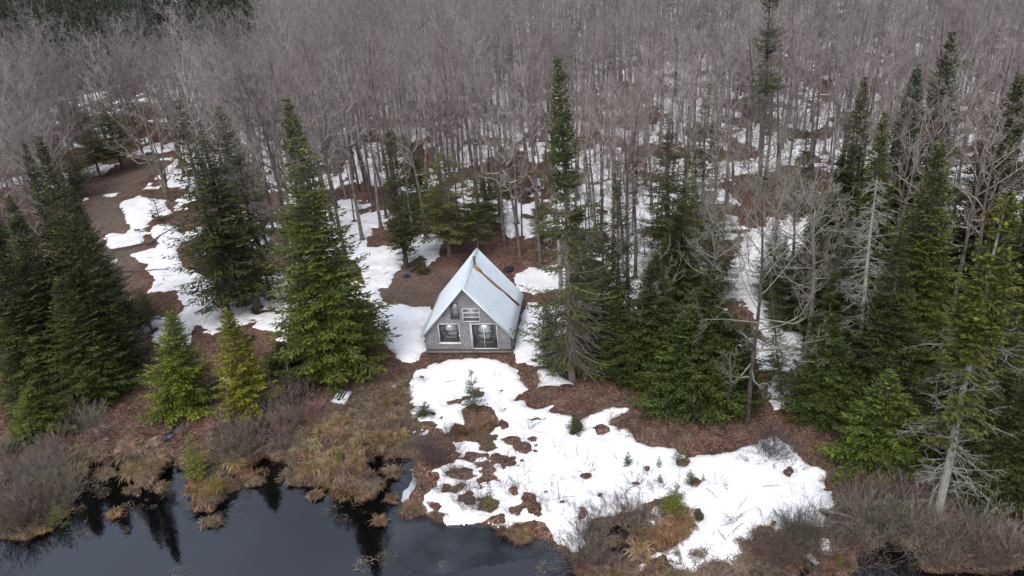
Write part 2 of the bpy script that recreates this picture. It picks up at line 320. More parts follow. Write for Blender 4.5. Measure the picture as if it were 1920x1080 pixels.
def snow_t(x, y, z):
    """metres inside (+) or outside (-) the snow"""
    px, py, d = proj(x, y, z); ok = d > 3; ppm = FPX/np.maximum(d, 1); px = np.where(ok, px, -9999)
    t = np.full(x.shape, -9.)
    # patchy snow under the forest
    n = fbm(x/3.6+3, y/4.6+1, 4, 5)*.75+fbm(x/14, y/14, 2, 8)*.25
    thr = np.full(x.shape, .515)
    thr = thr + np.clip((330-px)/250, 0, 1)*.12 + np.clip((620-px)/120, 0, 1)*.06*(y > 58)*(y < 95) + np.clip((620-px)/120, 0, 1)*.025*(y < 80) + .022*(y < 78) - .03*np.clip((y-75)/15, 0, 1)
    thr = thr + np.clip((56-y)/5, 0, 1)*.3*(px < 900)
    thr = thr - np.clip(1-np.abs(px-1400)/350, 0, 1)*np.clip((py-200)/100, 0, 1)*.035
    thr = thr - np.clip(1-np.abs(px-440)/130, 0, 1)*np.clip(1-np.abs(py-520)/90, 0, 1)*.05
    f_ = (n-thr)*9
    f_ = np.where((y < 58) & (px > 1050) & (px < 1700) & (py < 740), (n-.50)*9, f_)
    t = np.maximum(t, np.where(y > 44, f_ + (fbm(x*.9, y*1.2, 3, 14)-.5)*1.6, -9))
    for P in BROWN: t = np.minimum(t, -poly_sd(px, py, P)/ppm)
    near = np.maximum(poly_sd(px, py, SNOW_MAIN), -200)
    for P in SNOW_MORE: near = np.maximum(near, poly_sd(px, py, P))
    t = np.maximum(t, near/ppm)
    lx, ly = cabin_local(x, y); ex = np.maximum(np.abs(lx-W/2)-W/2+.1, np.maximum(-.75-ly, ly-DP+.2)); t = np.minimum(t, ex*1.2+.12)
    for P in HOLE_POLYS: t = np.minimum(t, -poly_sd(px, py, P)/ppm)
    for cx, cy, rx, ry in HOLES:
        m_ = (np.abs(px-cx) < rx*2.5) & (np.abs(py-cy) < ry*2.5+8)
        e = (np.sqrt(((px[m_]-cx)/rx)**2+((py[m_]-cy)/ry)**2)-.55-.9*fbm(x[m_]*2.6+cx, y[m_]*2.6, 3, 33))*min(rx, ry*1.5)/ppm[m_]
        t[m_] = np.minimum(t[m_], e)
    q_ = np.minimum(np.minimum(px-775, 1030-px), np.minimum(py-770, 985-py))/40
    t = np.where(q_ > 0, np.minimum(t, (fbm(x*.95+7, y*1.15, 4, 29)-.50+.14*np.clip(1.6-q_, 0, 1.6)+.045)*2.6), t)
    t = t + (fbm(x*1.5, y*1.5, 3, 21)-.5)*.55 + (fbm(x*5.5, y*5.5, 3, 31)-.5)*.24
    return t
def grid_axis(lo, hi, step, out, ratio=1.07):
    a = list(np.arange(lo, hi+1e-6, step)); s = step; v = a[-1]
    while v < out[1]: s *= ratio; v += s; a.append(v)
    s = step; v = a[0]; b = []
    while v > out[0]: s *= ratio; v -= s; b.append(v)
    return np.array(b[::-1]+a)
gx = grid_axis(-34, 34, .125, (-1500, 1500), 1.035)
gy = grid_axis(24, 62, .115, (-400, 1500), 1.012)
XX, YY = np.meshgrid(gx, gy); nx, ny = len(gx), len(gy)
HZ = height(XX.ravel(), YY.ravel())
xf, yf = XX.ravel(), YY.ravel()
pxg, pyg, dg = proj(xf, yf, HZ); pxg = np.where(dg > 3, pxg, -9999); ppg = FPX/np.maximum(dg, 1)
for cx, cy, rx, ry in HOLES:        # turf hummocks stand a little proud where the snow has melted off them
    e = ((pxg-cx)/rx)**2+((pyg-cy)/ry)**2
    HZ = HZ + .16*np.exp(-e*1.1)*(e < 6)*(min(rx, 16)/16)
HUM = [(268,878,44,20),(205,905,20,13),(255,935,16,9),(395,935,26,22),(402,998,20,9),(448,893,28,12),(560,880,34,10),(640,925,28,15),(600,950,14,6),(700,925,24,12),(735,905,16,12),(300,925,14,8),(715,1000,10,5),(780,968,34,8),(975,1003,24,12),(485,905,14,6),(225,985,10,4),(1150,1040,20,10),(1200,1020,18,8),(500,850,30,12),(540,905,12,6)]
for cx, cy, rx, ry in HUM:
    e = ((pxg-cx)/rx)**2+((pyg-cy)/ry)**2
    k = np.clip(1.15-e*(.55+.9*fbm(xf*2.2+cx, yf*2.2, 3, 34)), 0, 1)
    HZ = HZ + np.maximum(WATER_Z+.16+.12*(fbm(xf*3, yf*3, 2, 35)-.5)-HZ, 0)*k*k*(3-2*k)
HG = HZ.reshape(ny, nx)
def gz(x, y):
    i = int(np.clip(np.searchsorted(gx, x)-1, 0, nx-2)); j = int(np.clip(np.searchsorted(gy, y)-1, 0, ny-2))
    fx = (x-gx[i])/(gx[i+1]-gx[i]); fy = (y-gy[j])/(gy[j+1]-gy[j]); fx = min(max(fx, 0), 1); fy = min(max(fy, 0), 1)
    return float((HG[j, i]*(1-fx)+HG[j, i+1]*fx)*(1-fy)+(HG[j+1, i]*(1-fx)+HG[j+1, i+1]*fx)*fy)
def ground_pt(px, py):
    z = 0.
    for _ in range(4): p = G(px, py, z); z = gz(p[0], p[1])
    return np.array([p[0], p[1], z])
idx = np.arange(nx*ny).reshape(ny, nx)
QF = np.stack([idx[:-1, :-1], idx[:-1, 1:], idx[1:, 1:], idx[1:, :-1]], -1).reshape(-1, 4)

# ground material: leaf litter, dead turf, packed trail earth, black mud at the waterline
def ground_mat():
    m_, t, b = newmat('forest_floor'); tc_ = N(t, 'ShaderNodeTexCoord'); P = tc_.outputs['Object']
    def noi(s, d=5, r=.6):
        n = N(t, 'ShaderNodeTexNoise', Scale=s, Detail=d, Roughness=r); t.links.new(P, n.inputs['Vector']); return n.outputs['Fac']
    def vor(s):
        n = N(t, 'ShaderNodeTexVoronoi', Scale=s); t.links.new(P, n.inputs['Vector']); return n
    v = vor(15); hsv = N(t, 'ShaderNodeSeparateColor'); t.links.new(v.outputs['Color'], hsv.inputs[0])
    leaf = ramp(t, [(0, (.044, .028, .022)), (.35, (.095, .055, .042)), (.7, (.155, .092, .070)), (.92, (.23, .155, .115)), (1, (.38, .30, .235))]); t.links.new(hsv.outputs[0], leaf.inputs[0])
    big = ramp(t, [(.3, (.55, .52, .55)), (.7, (1.3, 1.2, 1.1))]); t.links.new(noi(.45, 6), big.inputs[0])
    c1 = mixc(t, leaf.outputs[0], big.outputs[0], 1., 'MULTIPLY')
    v2 = N(t, 'ShaderNodeTexNoise', Scale=16, Detail=4, Roughness=.75); t.links.new(P, v2.inputs['Vector'])
    gr = ramp(t, [(.3, (.03, .022, .014)), (.5, (.095, .068, .042)), (.7, (.22, .17, .11))]); t.links.new(v2.outputs['Fac'], gr.inputs[0])
    gg = ramp(t, [(.45, (1, 1, 1)), (.7, (.62, .85, .42))]); t.links.new(noi(1.1, 4), gg.inputs[0])
    c2 = mixc(t, gr.outputs[0], gg.outputs[0], 1., 'MULTIPLY')
    tr = ramp(t, [(.3, (.085, .062, .048)), (.55, (.16, .125, .1)), (.75, (.26, .205, .165))]); t.links.new(noi(3, 8, .75), tr.inputs[0])
    at = lambda nm: (lambda a: (setattr(a, 'attribute_name', nm), a.outputs['Fac'])[1])(N(t, 'ShaderNodeAttribute'))
    c = mixc(t, c1, c2, at('turf')); c = mixc(t, c, tr.outputs[0], at('trail')); ms_ = ramp(t, [(.60, (0, 0, 0)), (.68, (.75, .75, .75))]); t.links.new(noi(.8, 7, .7), ms_.inputs[0]); c = mixc(t, c, (.055, .06, .022), ms_.outputs[0])
    dk = ramp(t, [(.30, (.45, .42, .42)), (.46, (1, 1, 1))]); t.links.new(noi(1.7, 6, .7), dk.inputs[0]); c = mixc(t, c, dk.outputs[0], 1., 'MULTIPLY'); c = mixc(t, c, (.016, .012, .009), at('mud'))
    t.links.new(c, b.inputs['Base Color']); b.inputs['Roughness'].default_value = .92; b.inputs['Specular IOR Level'].default_value = .15
    bp = N(t, 'ShaderNodeBump', Strength=1., Distance=.06); t.links.new(noi(7, 8, .7), bp.inputs['Height']); t.links.new(bp.outputs[0], b.inputs['Normal'])
    return m_
def fattr(me, nm, v):
    a = me.attributes.new(nm, 'FLOAT', 'POINT'); a.data.foreach_set('value', np.asarray(v, np.float32))
gme = mesh_np('ground', np.stack([xf, yf, HZ], -1), QF, ground_mat(), True)
turf = np.full(xf.shape, -9.)
for P in GRASSY: turf = np.maximum(turf, poly_sd(pxg, pyg, P)/ppg)
turf = np.clip((turf+(fbm(xf, yf, 3, 50)-.5)*3)/1.2+.4, 0, 1)*(.45+.55*(fbm(xf*.8, yf*.8, 3, 51) > .45))
turf = np.where(pyg > 1090, .6, turf)
trail = np.clip(poly_sd(pxg, pyg, TRAIL)/ppg/1.2+.5+(fbm(xf*.9, yf*.9, 3, 53)-.5)*3, 0, .85)
e = (pyg > 500) & (pyg < 575) & (pxg > 700) & (pxg < 880); trail = np.where(e, np.maximum(trail, .6), trail)
mud = np.clip((WATER_Z+.10-HZ)/.12, 0, 1)
fattr(gme, 'turf', turf); fattr(gme, 'trail', trail); fattr(gme, 'mud', mud)
tag(link('ground', gme), kind='structure')

# ------------------------------------------------------------------ tree layout (before the snow: it melts round the trunks)
# (tip x, tip y, base y, half width px, kind, tint, label[, base x])
DG = (.72, .73, .70); MG = (.92, .9, .9); BG_ = (1.25, 1.3, .9); OL = (1.35, 1.15, .75); YG = (2.2, 1.75, .6); BL = (.78, .92, .95)
CONIFERS = [
 (42,262,705,52,'A',DG,'dark green fir, left one of the two tall tips at left'),
 (68,248,724,64,'A2',DG,'tall dark fir beside the trail, right one of two tips at left'),
 (128,345,640,56,'A2',DG,'fir behind the right tall tip, crowding the left side of the trail'),
 (12,362,740,78,'A',MG,'broad fir with olive top at the left edge beside a dead trunk'),
 (105,520,775,72,'A2',(.9,.95,.8),'wide fir hanging over the brown path, behind the small bright fir at left'),
 (53,728,835,58,'D',(1.1,1.2,.7),'small bright green fir low at the left edge above grey brush'),
 (-22,450,780,85,'A2',MG,'tall fir cut off by the left edge of the picture'),
 (-60,330,660,70,'A',DG,'fir mostly outside the left edge, behind the cut off one'),
 (318,582,795,66,'D2',(1.7,1.7,.8),'bright green young fir beside the narrow path, left of the yellow one',345),
 (422,578,797,56,'D',(2.4,1.95,.7),'yellow green young fir left of the biggest fir'),
 (522,640,712,42,'D2',DG,'low dark green fir tucked against the left side of the biggest fir'),
 (332,183,592,82,'C',DG,'tall thin spruce with long bare trunk, leftmost of three beside the trail',427),
 (372,222,572,60,'C',DG,'thin spruce with bare trunk, middle of three beside the trail',455),
 (408,190,577,74,'C2',DG,'tall spruce, rightmost of three beside the trail, touching a bare tree',482),
 (537,176,738,116,'A3',(1.3,1.28,.75),'biggest fir, full pointed crown reaching the ground left of the cabin'),
 (728,238,500,34,'B',DG,'narrow dark spruce behind the cabin on its left, bare lower trunk',762),
 (770,265,415,36,'B2',BL,'short dark spruce right behind the narrow one, left of the soft hemlock'),
 (822,285,480,72,'E',(1,.95,.75),'wide soft hemlock just behind the cabin roof on the left'),
 (906,322,432,48,'E2',DG,'dark hemlock behind the roof peak of the cabin'),
 (955,250,372,38,'E2',(.95,.9,.7),'small olive hemlock among bare trunks above the roof peak'),
 (885,345,478,36,'E2',(.85,.85,.7),'slim hemlock between the soft hemlock and the roof peak'),
 (1128,370,650,48,'C',DG,'slim spruce right of the tattered giant, left of a matching one'),
 (1158,292,655,46,'C2',DG,'slim dark trunked spruce between the giant and the dense firs'),
 (1253,203,520,58,'C2',MG,'pointed spruce with open crown, left of the two tips right of centre'),
 (1290,262,520,40,'C',(1.2,1.1,.7),'thin olive spruce between two taller pointed ones right of centre'),
 (1325,150,455,44,'C2',(1,1.05,.8),'tall pointed spruce in front of snow, right of centre'),
 (1272,395,600,60,'A2',DG,'dense dark fir behind the drooping bare limb'),
 (1228,470,745,92,'A3',DG,'broad dark fir right of the cabin, leftmost of the low dense clump'),
 (1335,500,785,98,'A',DG,'broad fir in the low dense clump, wrapped round a bare grey trunk'),
 (1285,585,792,88,'D',(.85,.95,.85),'low fir at the front of the dense clump above brown leaves'),
 (1404,600,772,40,'D2',DG,'small fir at the right end of the dense clump beside snow'),
 (1622,138,580,76,'A3',MG,'tall fir right of centre, left of its shorter twin'),
 (1660,203,620,60,'A',(1.1,1.1,.8),'shorter pointed fir leaning on the tall one right of centre'),
 (1722,115,520,66,'A2',BL,'thin dark spruce behind a grey bare tree, left of the highest tip'),
 (1787,52,500,72,'A',BL,'highest dark spruce tip at upper right behind the grey bare tree'),
 (1766,260,720,92,'A2',(1.1,1.15,.75),'large rich green fir at right between the snag and the leaning tree'),
 (1915,130,620,80,'A2',DG,'tall spruce at the right edge in front of a snow bank'),
 (1852,225,560,66,'C',(.9,.75,.7),'brownish thin spruce between the large fir and the right edge'),
 (1580,285,580,66,'A',DG,'dark fir left of the tall pair, above the pale bare crown'),
 (1513,240,405,24,'B2',DG,'small narrow fir among bare trees right of centre'),
 (1562,585,805,72,'A',(.85,.95,.85),'low wide fir behind the young pyramid fir, on the left'),
 (1598,430,745,72,'A2',DG,'fir wrapped round the foot of the lichen covered snag'),
 (1694,430,800,92,'A3',DG,'dark fir between the snag and the leaning tree, in shade'),
 (1670,692,908,84,'D2',(1.2,1.35,.85),'neat green pyramid fir standing at the edge of the big snow patch'),
 (1822,610,880,92,'A',DG,'dark fir right behind the leaning dead trunk'),
 (1905,560,905,92,'A2',MG,'fir at the right edge beside the leaning tree'),
 (1868,725,930,72,'D',(.8,.9,.8),'low fir right of the leaning dead trunk'),
 (1945,700,975,95,'A3',DG,'fir cut off by the right edge near the bottom brush'),
 (1958,320,720,85,'A',DG,'dark fir cut off by the right edge at mid height'),
 (1722,770,880,42,'D',(1.3,1.2,.75),'small olive fir between the pyramid fir and the leaning trunk'),
 (150,205,332,42,'E',(.85,.9,.8),'hazy hemlock beside the far bend of the trail, left one'),
 (196,200,318,44,'E2',(.85,.9,.8),'hazy hemlock beside the far bend of the trail, right one'),
 (112,262,372,40,'E',(.8,.85,.8),'dim hemlock behind the two tall fir tips at left'),
 (0,168,262,20,'B',OL,'small olive spruce at the left edge above bare crowns'),
 (1187,252,362,32,'E',(.9,.85,.7),'small hemlock by brown slope right of the tall spire'),
 (1010,378,462,26,'E2',DG,'little fir in patchy snow above and right of the roof peak'),
 (1092,440,560,44,'E',DG,'hemlock in the snow just behind the tattered giant'),
 (1100,560,690,52,'D2',(.75,.85,.85),'low dark fir at the foot of the tattered giant'),
 (1020,560,690,38,'C',(.8,.9,.9),'open fir leaning to the right corner of the cabin',1045),
 (1160,560,720,52,'D',(.72,.82,.82),'low dark fir in the gap beside the dense clump'),
 (1350,380,560,48,'C',DG,'open spruce behind the bare tree with the drooping limb'),
 (1475,440,600,34,'C2',(.8,.85,.8),'thin spruce among bare limbs above the snowy gap'),
 (1458,405,560,42,'C',(.75,.85,.8),'thin spruce rising from the snowy gap among bare limbs'),
 (1532,372,640,55,'A2',DG,'dark fir closing the right side of the snowy gap'),
 (500,20,110,16,'B',OL,'small olive spruce top near the upper edge, left of centre'),
 (408,-55,75,24,'B2',DG,'dark spruce crossing the upper edge over the grey crowns'),
 (436,-30,85,20,'B',DG,'second dark spruce crossing the upper edge over the grey crowns'),
 (260,540,620,26,'E2',(.95,.85,.7),'wispy olive fir at the left side of the brown path'),
 (312,560,640,22,'E',(1.2,1.1,.7),'thin olive sapling just behind the bright green young fir'),
]
SAPS = [  # small conifers
 (882,692,768,21,'G',(.85,1,.85),'little open fir standing in a brown gap on the snow before the cabin'),
 (1276,820,868,13,'G2',(1.5,1.6,.8),'bright small fir where the snow meets the brown bank'),
 (1268,905,962,23,'G',(2.1,2.1,.7),'bushy lime green sapling on the brown hummock by the snow'),
 (917,903,958,12,'G2',(2.2,1.9,.7),'thin yellow green sapling on a dark hummock near the pond ice'),
 (1178,846,876,10,'G',BL,'tiny grey green fir alone on the wide snow'),
 (1236,853,878,7,'G2',BL,'tiny fir right of the grey green one on the snow'),
 (1295,878,908,11,'G',BL,'tiny fir growing from a dark tuft on the snow'),
 (1319,885,903,5,'G2',BL,'smallest fir just right of the tufted one on the snow'),
 (1311,952,976,8,'G',BL,'tiny dark fir on the snow right of the lime sapling'),
 (1238,888,908,8,'G2',BL,'tiny fir among stems above the lime sapling'),
 (1080,772,812,17,'G',(.8,.85,.6),'dark bushy fir at the brown edge of the snow'),
 (1270,1020,1047,8,'G2',(1.8,1.7,.7),'yellow green seedling on the lower tongue of snow'),
 (795,752,782,16,'G',(.9,1,.7),'low fir at the left rim of the snow before the cabin'),
 (352,815,900,29,'G',(2.2,2.,.6),'lime green larch like sapling at the pond inlet'),
 (398,888,922,15,'G2',(2.4,2.,.5),'small lime sapling on the grassy islet'),
 (630,838,872,9,'G',(2.4,2.1,.5),'small lime sapling in the brown marsh grass'),
 (97,935,990,17,'G2',(1.5,1.5,.7),'olive sapling deep in the grey brush at bottom left'),
 (30,995,1022,12,'G',(1.4,1.4,.7),'little olive sapling in brush near the bottom left corner'),
 (535,672,748,24,'G',(.6,.75,.7),'thin dark sapling with snow clumps under the biggest fir'),
 (790,484,512,15,'G2',(.6,.65,.35),'round dark green bush behind the cabin on the left'),
 (1578,1035,1065,9,'G',(1.7,1.7,.6),'yellow green seedling in the bottom right brush'),
 (756,400,505,18,'G',(.7,.8,.75),'tall seedling fir on snow behind the cabin',762),
 (283,352,415,16,'G2',(.7,.8,.8),'dark slender sapling on the snow by the trail bend',300),
 (1415,520,745,30,'C',(.7,.8,.8),'slender dark sapling on the snow in the right gap',1467),
]
BARE = [  # hero hardwoods: tip x, tip y, base y, half width px, kind, tint, label
 (385,28,262,60,'H2',(.5,.48,.5),'dark limbed bare tree standing out in the grey crowns at upper left'),
 (262,178,378,60,'M',(1.1,1.08,1.),'pale clump of bare stems at the trail edge'),
 (488,130,520,85,'H',(.72,.71,.66),'bare grey tree with fine branches just left of the biggest fir',545),
 (1428,262,793,120,'W',(.72,.71,.66),'large lichen grey bare tree with a long limb drooping left',1402),
 (1447,185,415,85,'H3',(.72,.71,.66),'pale bare tree with fan shaped crown in front of forest snow'),
 (1742,168,420,88,'W2',(.72,.71,.66),'pale grey gnarled bare tree in front of dark spruces'),
 (1548,335,640,85,'H',(1.1,1.05,1.),'fine twigged bare tree left of the lichen snag'),
 (1095,330,610,55,'H2',(1.05,1.05,1.),'grey bare tree tangled with the tattered giant'),
 (1500,292,610,80,'H',(.95,.93,.88),'bare tree with tangled limbs in the middle of the snowy gap'),
 (1345,325,640,75,'H2',(1.,.98,.9),'bare tree with lichen grey limbs behind the drooping limbed tree'),
 (1180,400,650,55,'H3',(.9,.9,.85),'bare bushy tree between the slim spruces and the dense clump'),
 (1590,420,700,60,'H2',(.9,.88,.82),'bare tree with brownish limbs in front of dark firs left of the snag'),
 (440,250,560,60,'H3',(1.1,1.08,1.),'bare pale tree tangled with the three trailside spruces'),
 (512,330,585,78,'H',(1.,.98,.93),'low bare tree with sweeping branches between the trailside spruces and the biggest fir'),
 (300,150,330,60,'H2',(.62,.58,.56),'dark bare tree behind the trail bend'),
 (22,205,520,60,'H3',(.95,.95,.93),'bare tree at the left edge rising above the fir tips'),
 (1238,470,700,50,'H',(1.05,1.02,.95),'bare spreading tree in front of the dense fir clump'),
 (40,30,150,45,'H3',(1.5,1.55,1.55),'whitish bushy tree against far dark conifers at the left edge'),
 (250,25,125,40,'H2',(1.5,1.55,1.6),'whitish feathery tree against far conifers at upper left'),
]
PLANTED = []       # (x, y, radius)
def tree_frame(tx, ty, by, wpx, bx=None):
    if bx is None: bx = vert_x(tx, ty, by)
    b = ground_pt(bx, by); r = ray(tx, ty)
    # point of the tip ray nearest the plumb line through the foot
    hv = r[:2]; t = (b[:2] @ hv)/(hv @ hv); tip = CP + r*t
    v = tip-b; H = np.linalg.norm(v); v = v/H
    lean = math.acos(min(1, v[2]))
    if lean > .16: 
        k = .16/lean; v = norm(np.array([v[0]*k, v[1]*k, v[2]]))
    d = (b-CP) @ CF; tipd = (tip-CP) @ CF
    return b, H, v, 1.2*wpx*(d*.6+tipd*.4)/FPX
FR_CON = [tree_frame(c[0], c[1], c[2]-(.4*c[3] if c[4][0] in 'AD' else 0), c[3], c[7] if len(c) > 7 else None) for c in CONIFERS]
FR_SAP = [tree_frame(c[0], c[1], c[2], c[3], c[7] if len(c) > 7 else None) for c in SAPS]
FR_BARE = [tree_frame(c[0], c[1], c[2], c[3], c[7] if len(c) > 7 else None) for c in BARE]
for fr in FR_CON: PLANTED.append((fr[0][0], fr[0][1], min(1.2, fr[3]*.4)))
for fr in FR_BARE: PLANTED.append((fr[0][0], fr[0][1], .7))
# random forest
rng = np.random.default_rng(11)
FOREST = [(-900,600),(60,520),(120,400),(165,345),(250,298),(330,290),(345,330),(400,450),(500,520),(560,500),(640,495),(700,440),(760,425),(800,455),(880,445),(950,465),(1010,505),(1100,560),(1190,560),(1300,560),(1375,430),(1500,430),(1560,560),(1700,640),(1850,700),(1990,780),(2900,780),(2900,140),(-900,140)]
def inpoly(px, py, P): return poly_sd(np.atleast_1d(np.asarray(px, float)), np.atleast_1d(np.asarray(py, float)), P)
N_ = 60000
ry_ = np.sqrt(rng.uniform(38**2, 340**2, N_)); rx_ = rng.uniform(-1, 1, N_)*(ry_*.80+14)
rpx, rpy, rd = proj(rx_, ry_, np.zeros(N_))
fin = np.where(rpy > 190, poly_sd(rpx, rpy, FOREST) > 0, True)
dens = np.where((rpx > 1360) & (rpx < 1540) & (rpy > 380), .25, 1.)
dens = dens*np.where(fbm(rx_/9, ry_/9, 2, 60) < .38, .35, 1)
tl = (rpx < 520) & (ry_ > 140) & (rx_ < -25)                    # far left: a clearing, then conifers
fin &= ~tl & (rng.uniform(size=N_) < dens)
fin &= ~((rpx < 34) & (rpx > -60) & (ry_ > 85) & (ry_ < 150))
cand = np.stack([rx_[fin], ry_[fin]], -1)
cell = {}
TREES = []
def try_add(x, y, mind):
    k = (int(x//2.5), int(y//2.5))
    for i in (-1, 0, 1):
        for j in (-1, 0, 1):
            for q in cell.get((k[0]+i, k[1]+j), ()):
                if (q[0]-x)**2+(q[1]-y)**2 < mind*mind: return False
    cell.setdefault(k, []).append((x, y)); return True
for x, y, r in PLANTED: cell.setdefault((int(x//2.5), int(y//2.5)), []).append((x, y))
for x, y in cand:
    if try_add(x, y, 2.2 if y < 130 else 2.95): TREES.append((x, y))
TREES = np.array(TREES)
order = np.argsort(np.hypot(TREES[:, 0], TREES[:, 1]))
TREES = TREES[order]
tpx, tpy, _ = proj(TREES[:, 0], TREES[:, 1], np.zeros(len(TREES)))
vis = (tpx > -40) & (tpx < 1960)
NEAR_IDX = [i for i in range(len(TREES)) if vis[i]][:286]
NEARSET = set(NEAR_IDX)
# snow sheet, melted in small wells round nearby trunks
ST = snow_t(xf, yf, HZ)
SG = ST.reshape(ny, nx)
wells = [(fr[0][0], fr[0][1], .55) for fr in FR_CON if fr[0][1] > 44]+[(fr[0][0], fr[0][1], .5) for fr in FR_BARE]+[(TREES[i][0], TREES[i][1], .38) for i in NEAR_IDX]
for x, y, r in wells:
    i0, i1 = np.searchsorted(gx, [x-2, x+2]); j0, j1 = np.searchsorted(gy, [y-2, y+2])
    sub = np.hypot(XX[j0:j1, i0:i1]-x, YY[j0:j1, i0:i1]-y)-r
    SG[j0:j1, i0:i1] = np.minimum(SG[j0:j1, i0:i1], sub)
ST = SG.ravel()
thick = np.where(ST > 0, .19*(1-np.exp(-np.maximum(ST, 0)/.22)), ST*.45) + np.where(ST > .2, (fbm(xf*.7, yf*.7, 3, 71)-.5)*.10, 0)
over = np.where((HZ < WATER_Z+.06) & (ST > 0), WATER_Z+.04, HZ)
SZ = over + thick
fk = (ST > -.30)
lxf, lyf = cabin_local(xf, yf); fk &= ~((lxf > .05) & (lxf < W-.05) & (lyf > -.1) & (lyf < DP-.4))
FM = fk[QF].all(1) & (yf[QF[:, 0]] < 420) & (yf[QF[:, 0]] > 15) & (np.abs(xf[QF[:, 0]]) < 330)
used = np.unique(QF[FM]); remap = -np.ones(len(xf), int); remap[used] = np.arange(len(used))
sme = mesh_np('snow', np.stack([xf, yf, SZ], -1)[used], remap[QF[FM]], M_SNOW, True)
fattr(sme, 'thin', np.clip(np.maximum(1-ST/.5, (yf > 53)*.75*(fbm(xf*.5, yf*.5, 3, 55) > .42)), 0, 1)[used])
tag(link('snow', sme), kind='structure')

# ------------------------------------------------------------------ water
def water_mat():
    m_, t, b = newmat('pond_water'); tc_ = N(t, 'ShaderNodeTexCoord')
    b.inputs['Base Color'].default_value = (.0022, .0022, .003, 1); b.inputs['Roughness'].default_value = .03; b.inputs['IOR'].default_value = 2.05
    n = N(t, 'ShaderNodeTexNoise', Scale=5, Detail=3); t.links.new(tc_.outputs['Object'], n.inputs['Vector'])
    bp = N(t, 'ShaderNodeBump', Strength=.25, Distance=.006); t.links.new(n.outputs['Fac'], bp.inputs['Height']); t.links.new(bp.outputs[0], b.inputs['Normal'])
    return m_
M_WATER = water_mat()
tag(link('water', mesh_np('water', [(-60, -20, WATER_Z), (60, -20, WATER_Z), (60, 44, WATER_Z), (-60, 44, WATER_Z)], [(0, 1, 2, 3)], M_WATER)), kind='structure')
# thin grey ice along the snow rim: only where its own outline says so
def sheet(name, poly, z, mat, jag=.12, wet=False, step=.12):
    P = [G(a, b, z)[:2] for a, b in poly]; c = np.mean(P, 0); pts = []
    rr = random.Random(len(poly)*7+int(poly[0][0]))
    for i in range(len(P)):
        a, b = np.array(P[i]), np.array(P[(i+1) % len(P)]); n = max(1, int(np.linalg.norm(b-a)/.25))
        for k in range(n): pts.append(a+(b-a)*k/n+np.array([rr.uniform(-jag, jag), rr.uniform(-jag, jag)]))
    me = bpy.data.meshes.new(name)
    zz = [gz(p[0], p[1])+.035 if wet else z for p in pts]
    if wet: zz = [max(np.mean(zz), 0 if False else np.mean(zz))]*len(zz)
    from mathutils.geometry import tessellate_polygon
    co = [Vector((p[0], p[1], q)) for p, q in zip(pts, zz)]
    me.from_pydata([tuple(v) for v in co], [], [tuple(f) for f in tessellate_polygon([co])]); me.update(); me.materials.append(mat)
    return me
def ice_mat():
    m_, t, b = newmat('pond_ice'); tc_ = N(t, 'ShaderNodeTexCoord')
    n = N(t, 'ShaderNodeTexNoise', Scale=.7, Detail=4); t.links.new(tc_.outputs['Object'], n.inputs['Vector'])
    r = ramp(t, [(.35, (.06, .065, .075)), (.55, (.3, .32, .34)), (.7, (.5, .52, .54))]); t.links.new(n.outputs['Fac'], r.inputs[0])
    t.links.new(r.outputs[0], b.inputs['Base Color']); b.inputs['Roughness'].default_value = .25
    return m_
M_ICE = ice_mat()
def thin_ice_mat():
    m_, t, b = newmat('thin_ice_film'); tc_ = N(t, 'ShaderNodeTexCoord')
    n = N(t, 'ShaderNodeTexNoise', Scale=.35, Detail=3); t.links.new(tc_.outputs['Object'], n.inputs['Vector'])
    r = ramp(t, [(.35, (.008, .009, .011)), (.7, (.045, .05, .058))]); t.links.new(n.outputs['Fac'], r.inputs[0])
    t.links.new(r.outputs[0], b.inputs['Base Color']); b.inputs['Roughness'].default_value = .12
    return m_
ICE = [[(800,870),(826,876),(824,890),(806,920),(790,943),(776,957),(748,940),(760,918),(776,900),(770,880)], [(1095,1000),(1110,988),(1118,1000),(1108,1012),(1098,1025),(1085,1045),(1060,1043),(1052,1020)]]
for i, P in enumerate(ICE): tag(link('ice', sheet('ice', P, WATER_Z+.012, M_ICE)), kind='structure')
tag(link('ice', sheet('thin_ice', [(745,965),(800,962),(832,982),(870,984),(910,978),(945,992),(960,1006),(1010,1010),(1045,1020),(1010,1045),(960,1052),(900,1062),(840,1075),(780,1075),(745,1060),(735,1010)], WATER_Z+.006, thin_ice_mat())), kind='structure')
PUD = [[(262,632),(270,612),(282,600),(300,596),(306,604),(292,616),(285,628),(270,640)], [(300,826),(316,812),(330,797),(346,795),(344,806),(322,824),(306,830)], [(306,864),(318,840),(330,836),(326,850),(316,868)]]
M_PUD = noise_mat('puddle_water', [(.4, (.02, .02, .025)), (.7, (.2, .2, .23))], 2.5, rough=.08, spec=1.)
for P in PUD: tag(link('puddle', sheet('puddle', P, 0, M_PUD, .08, True)), kind='structure')

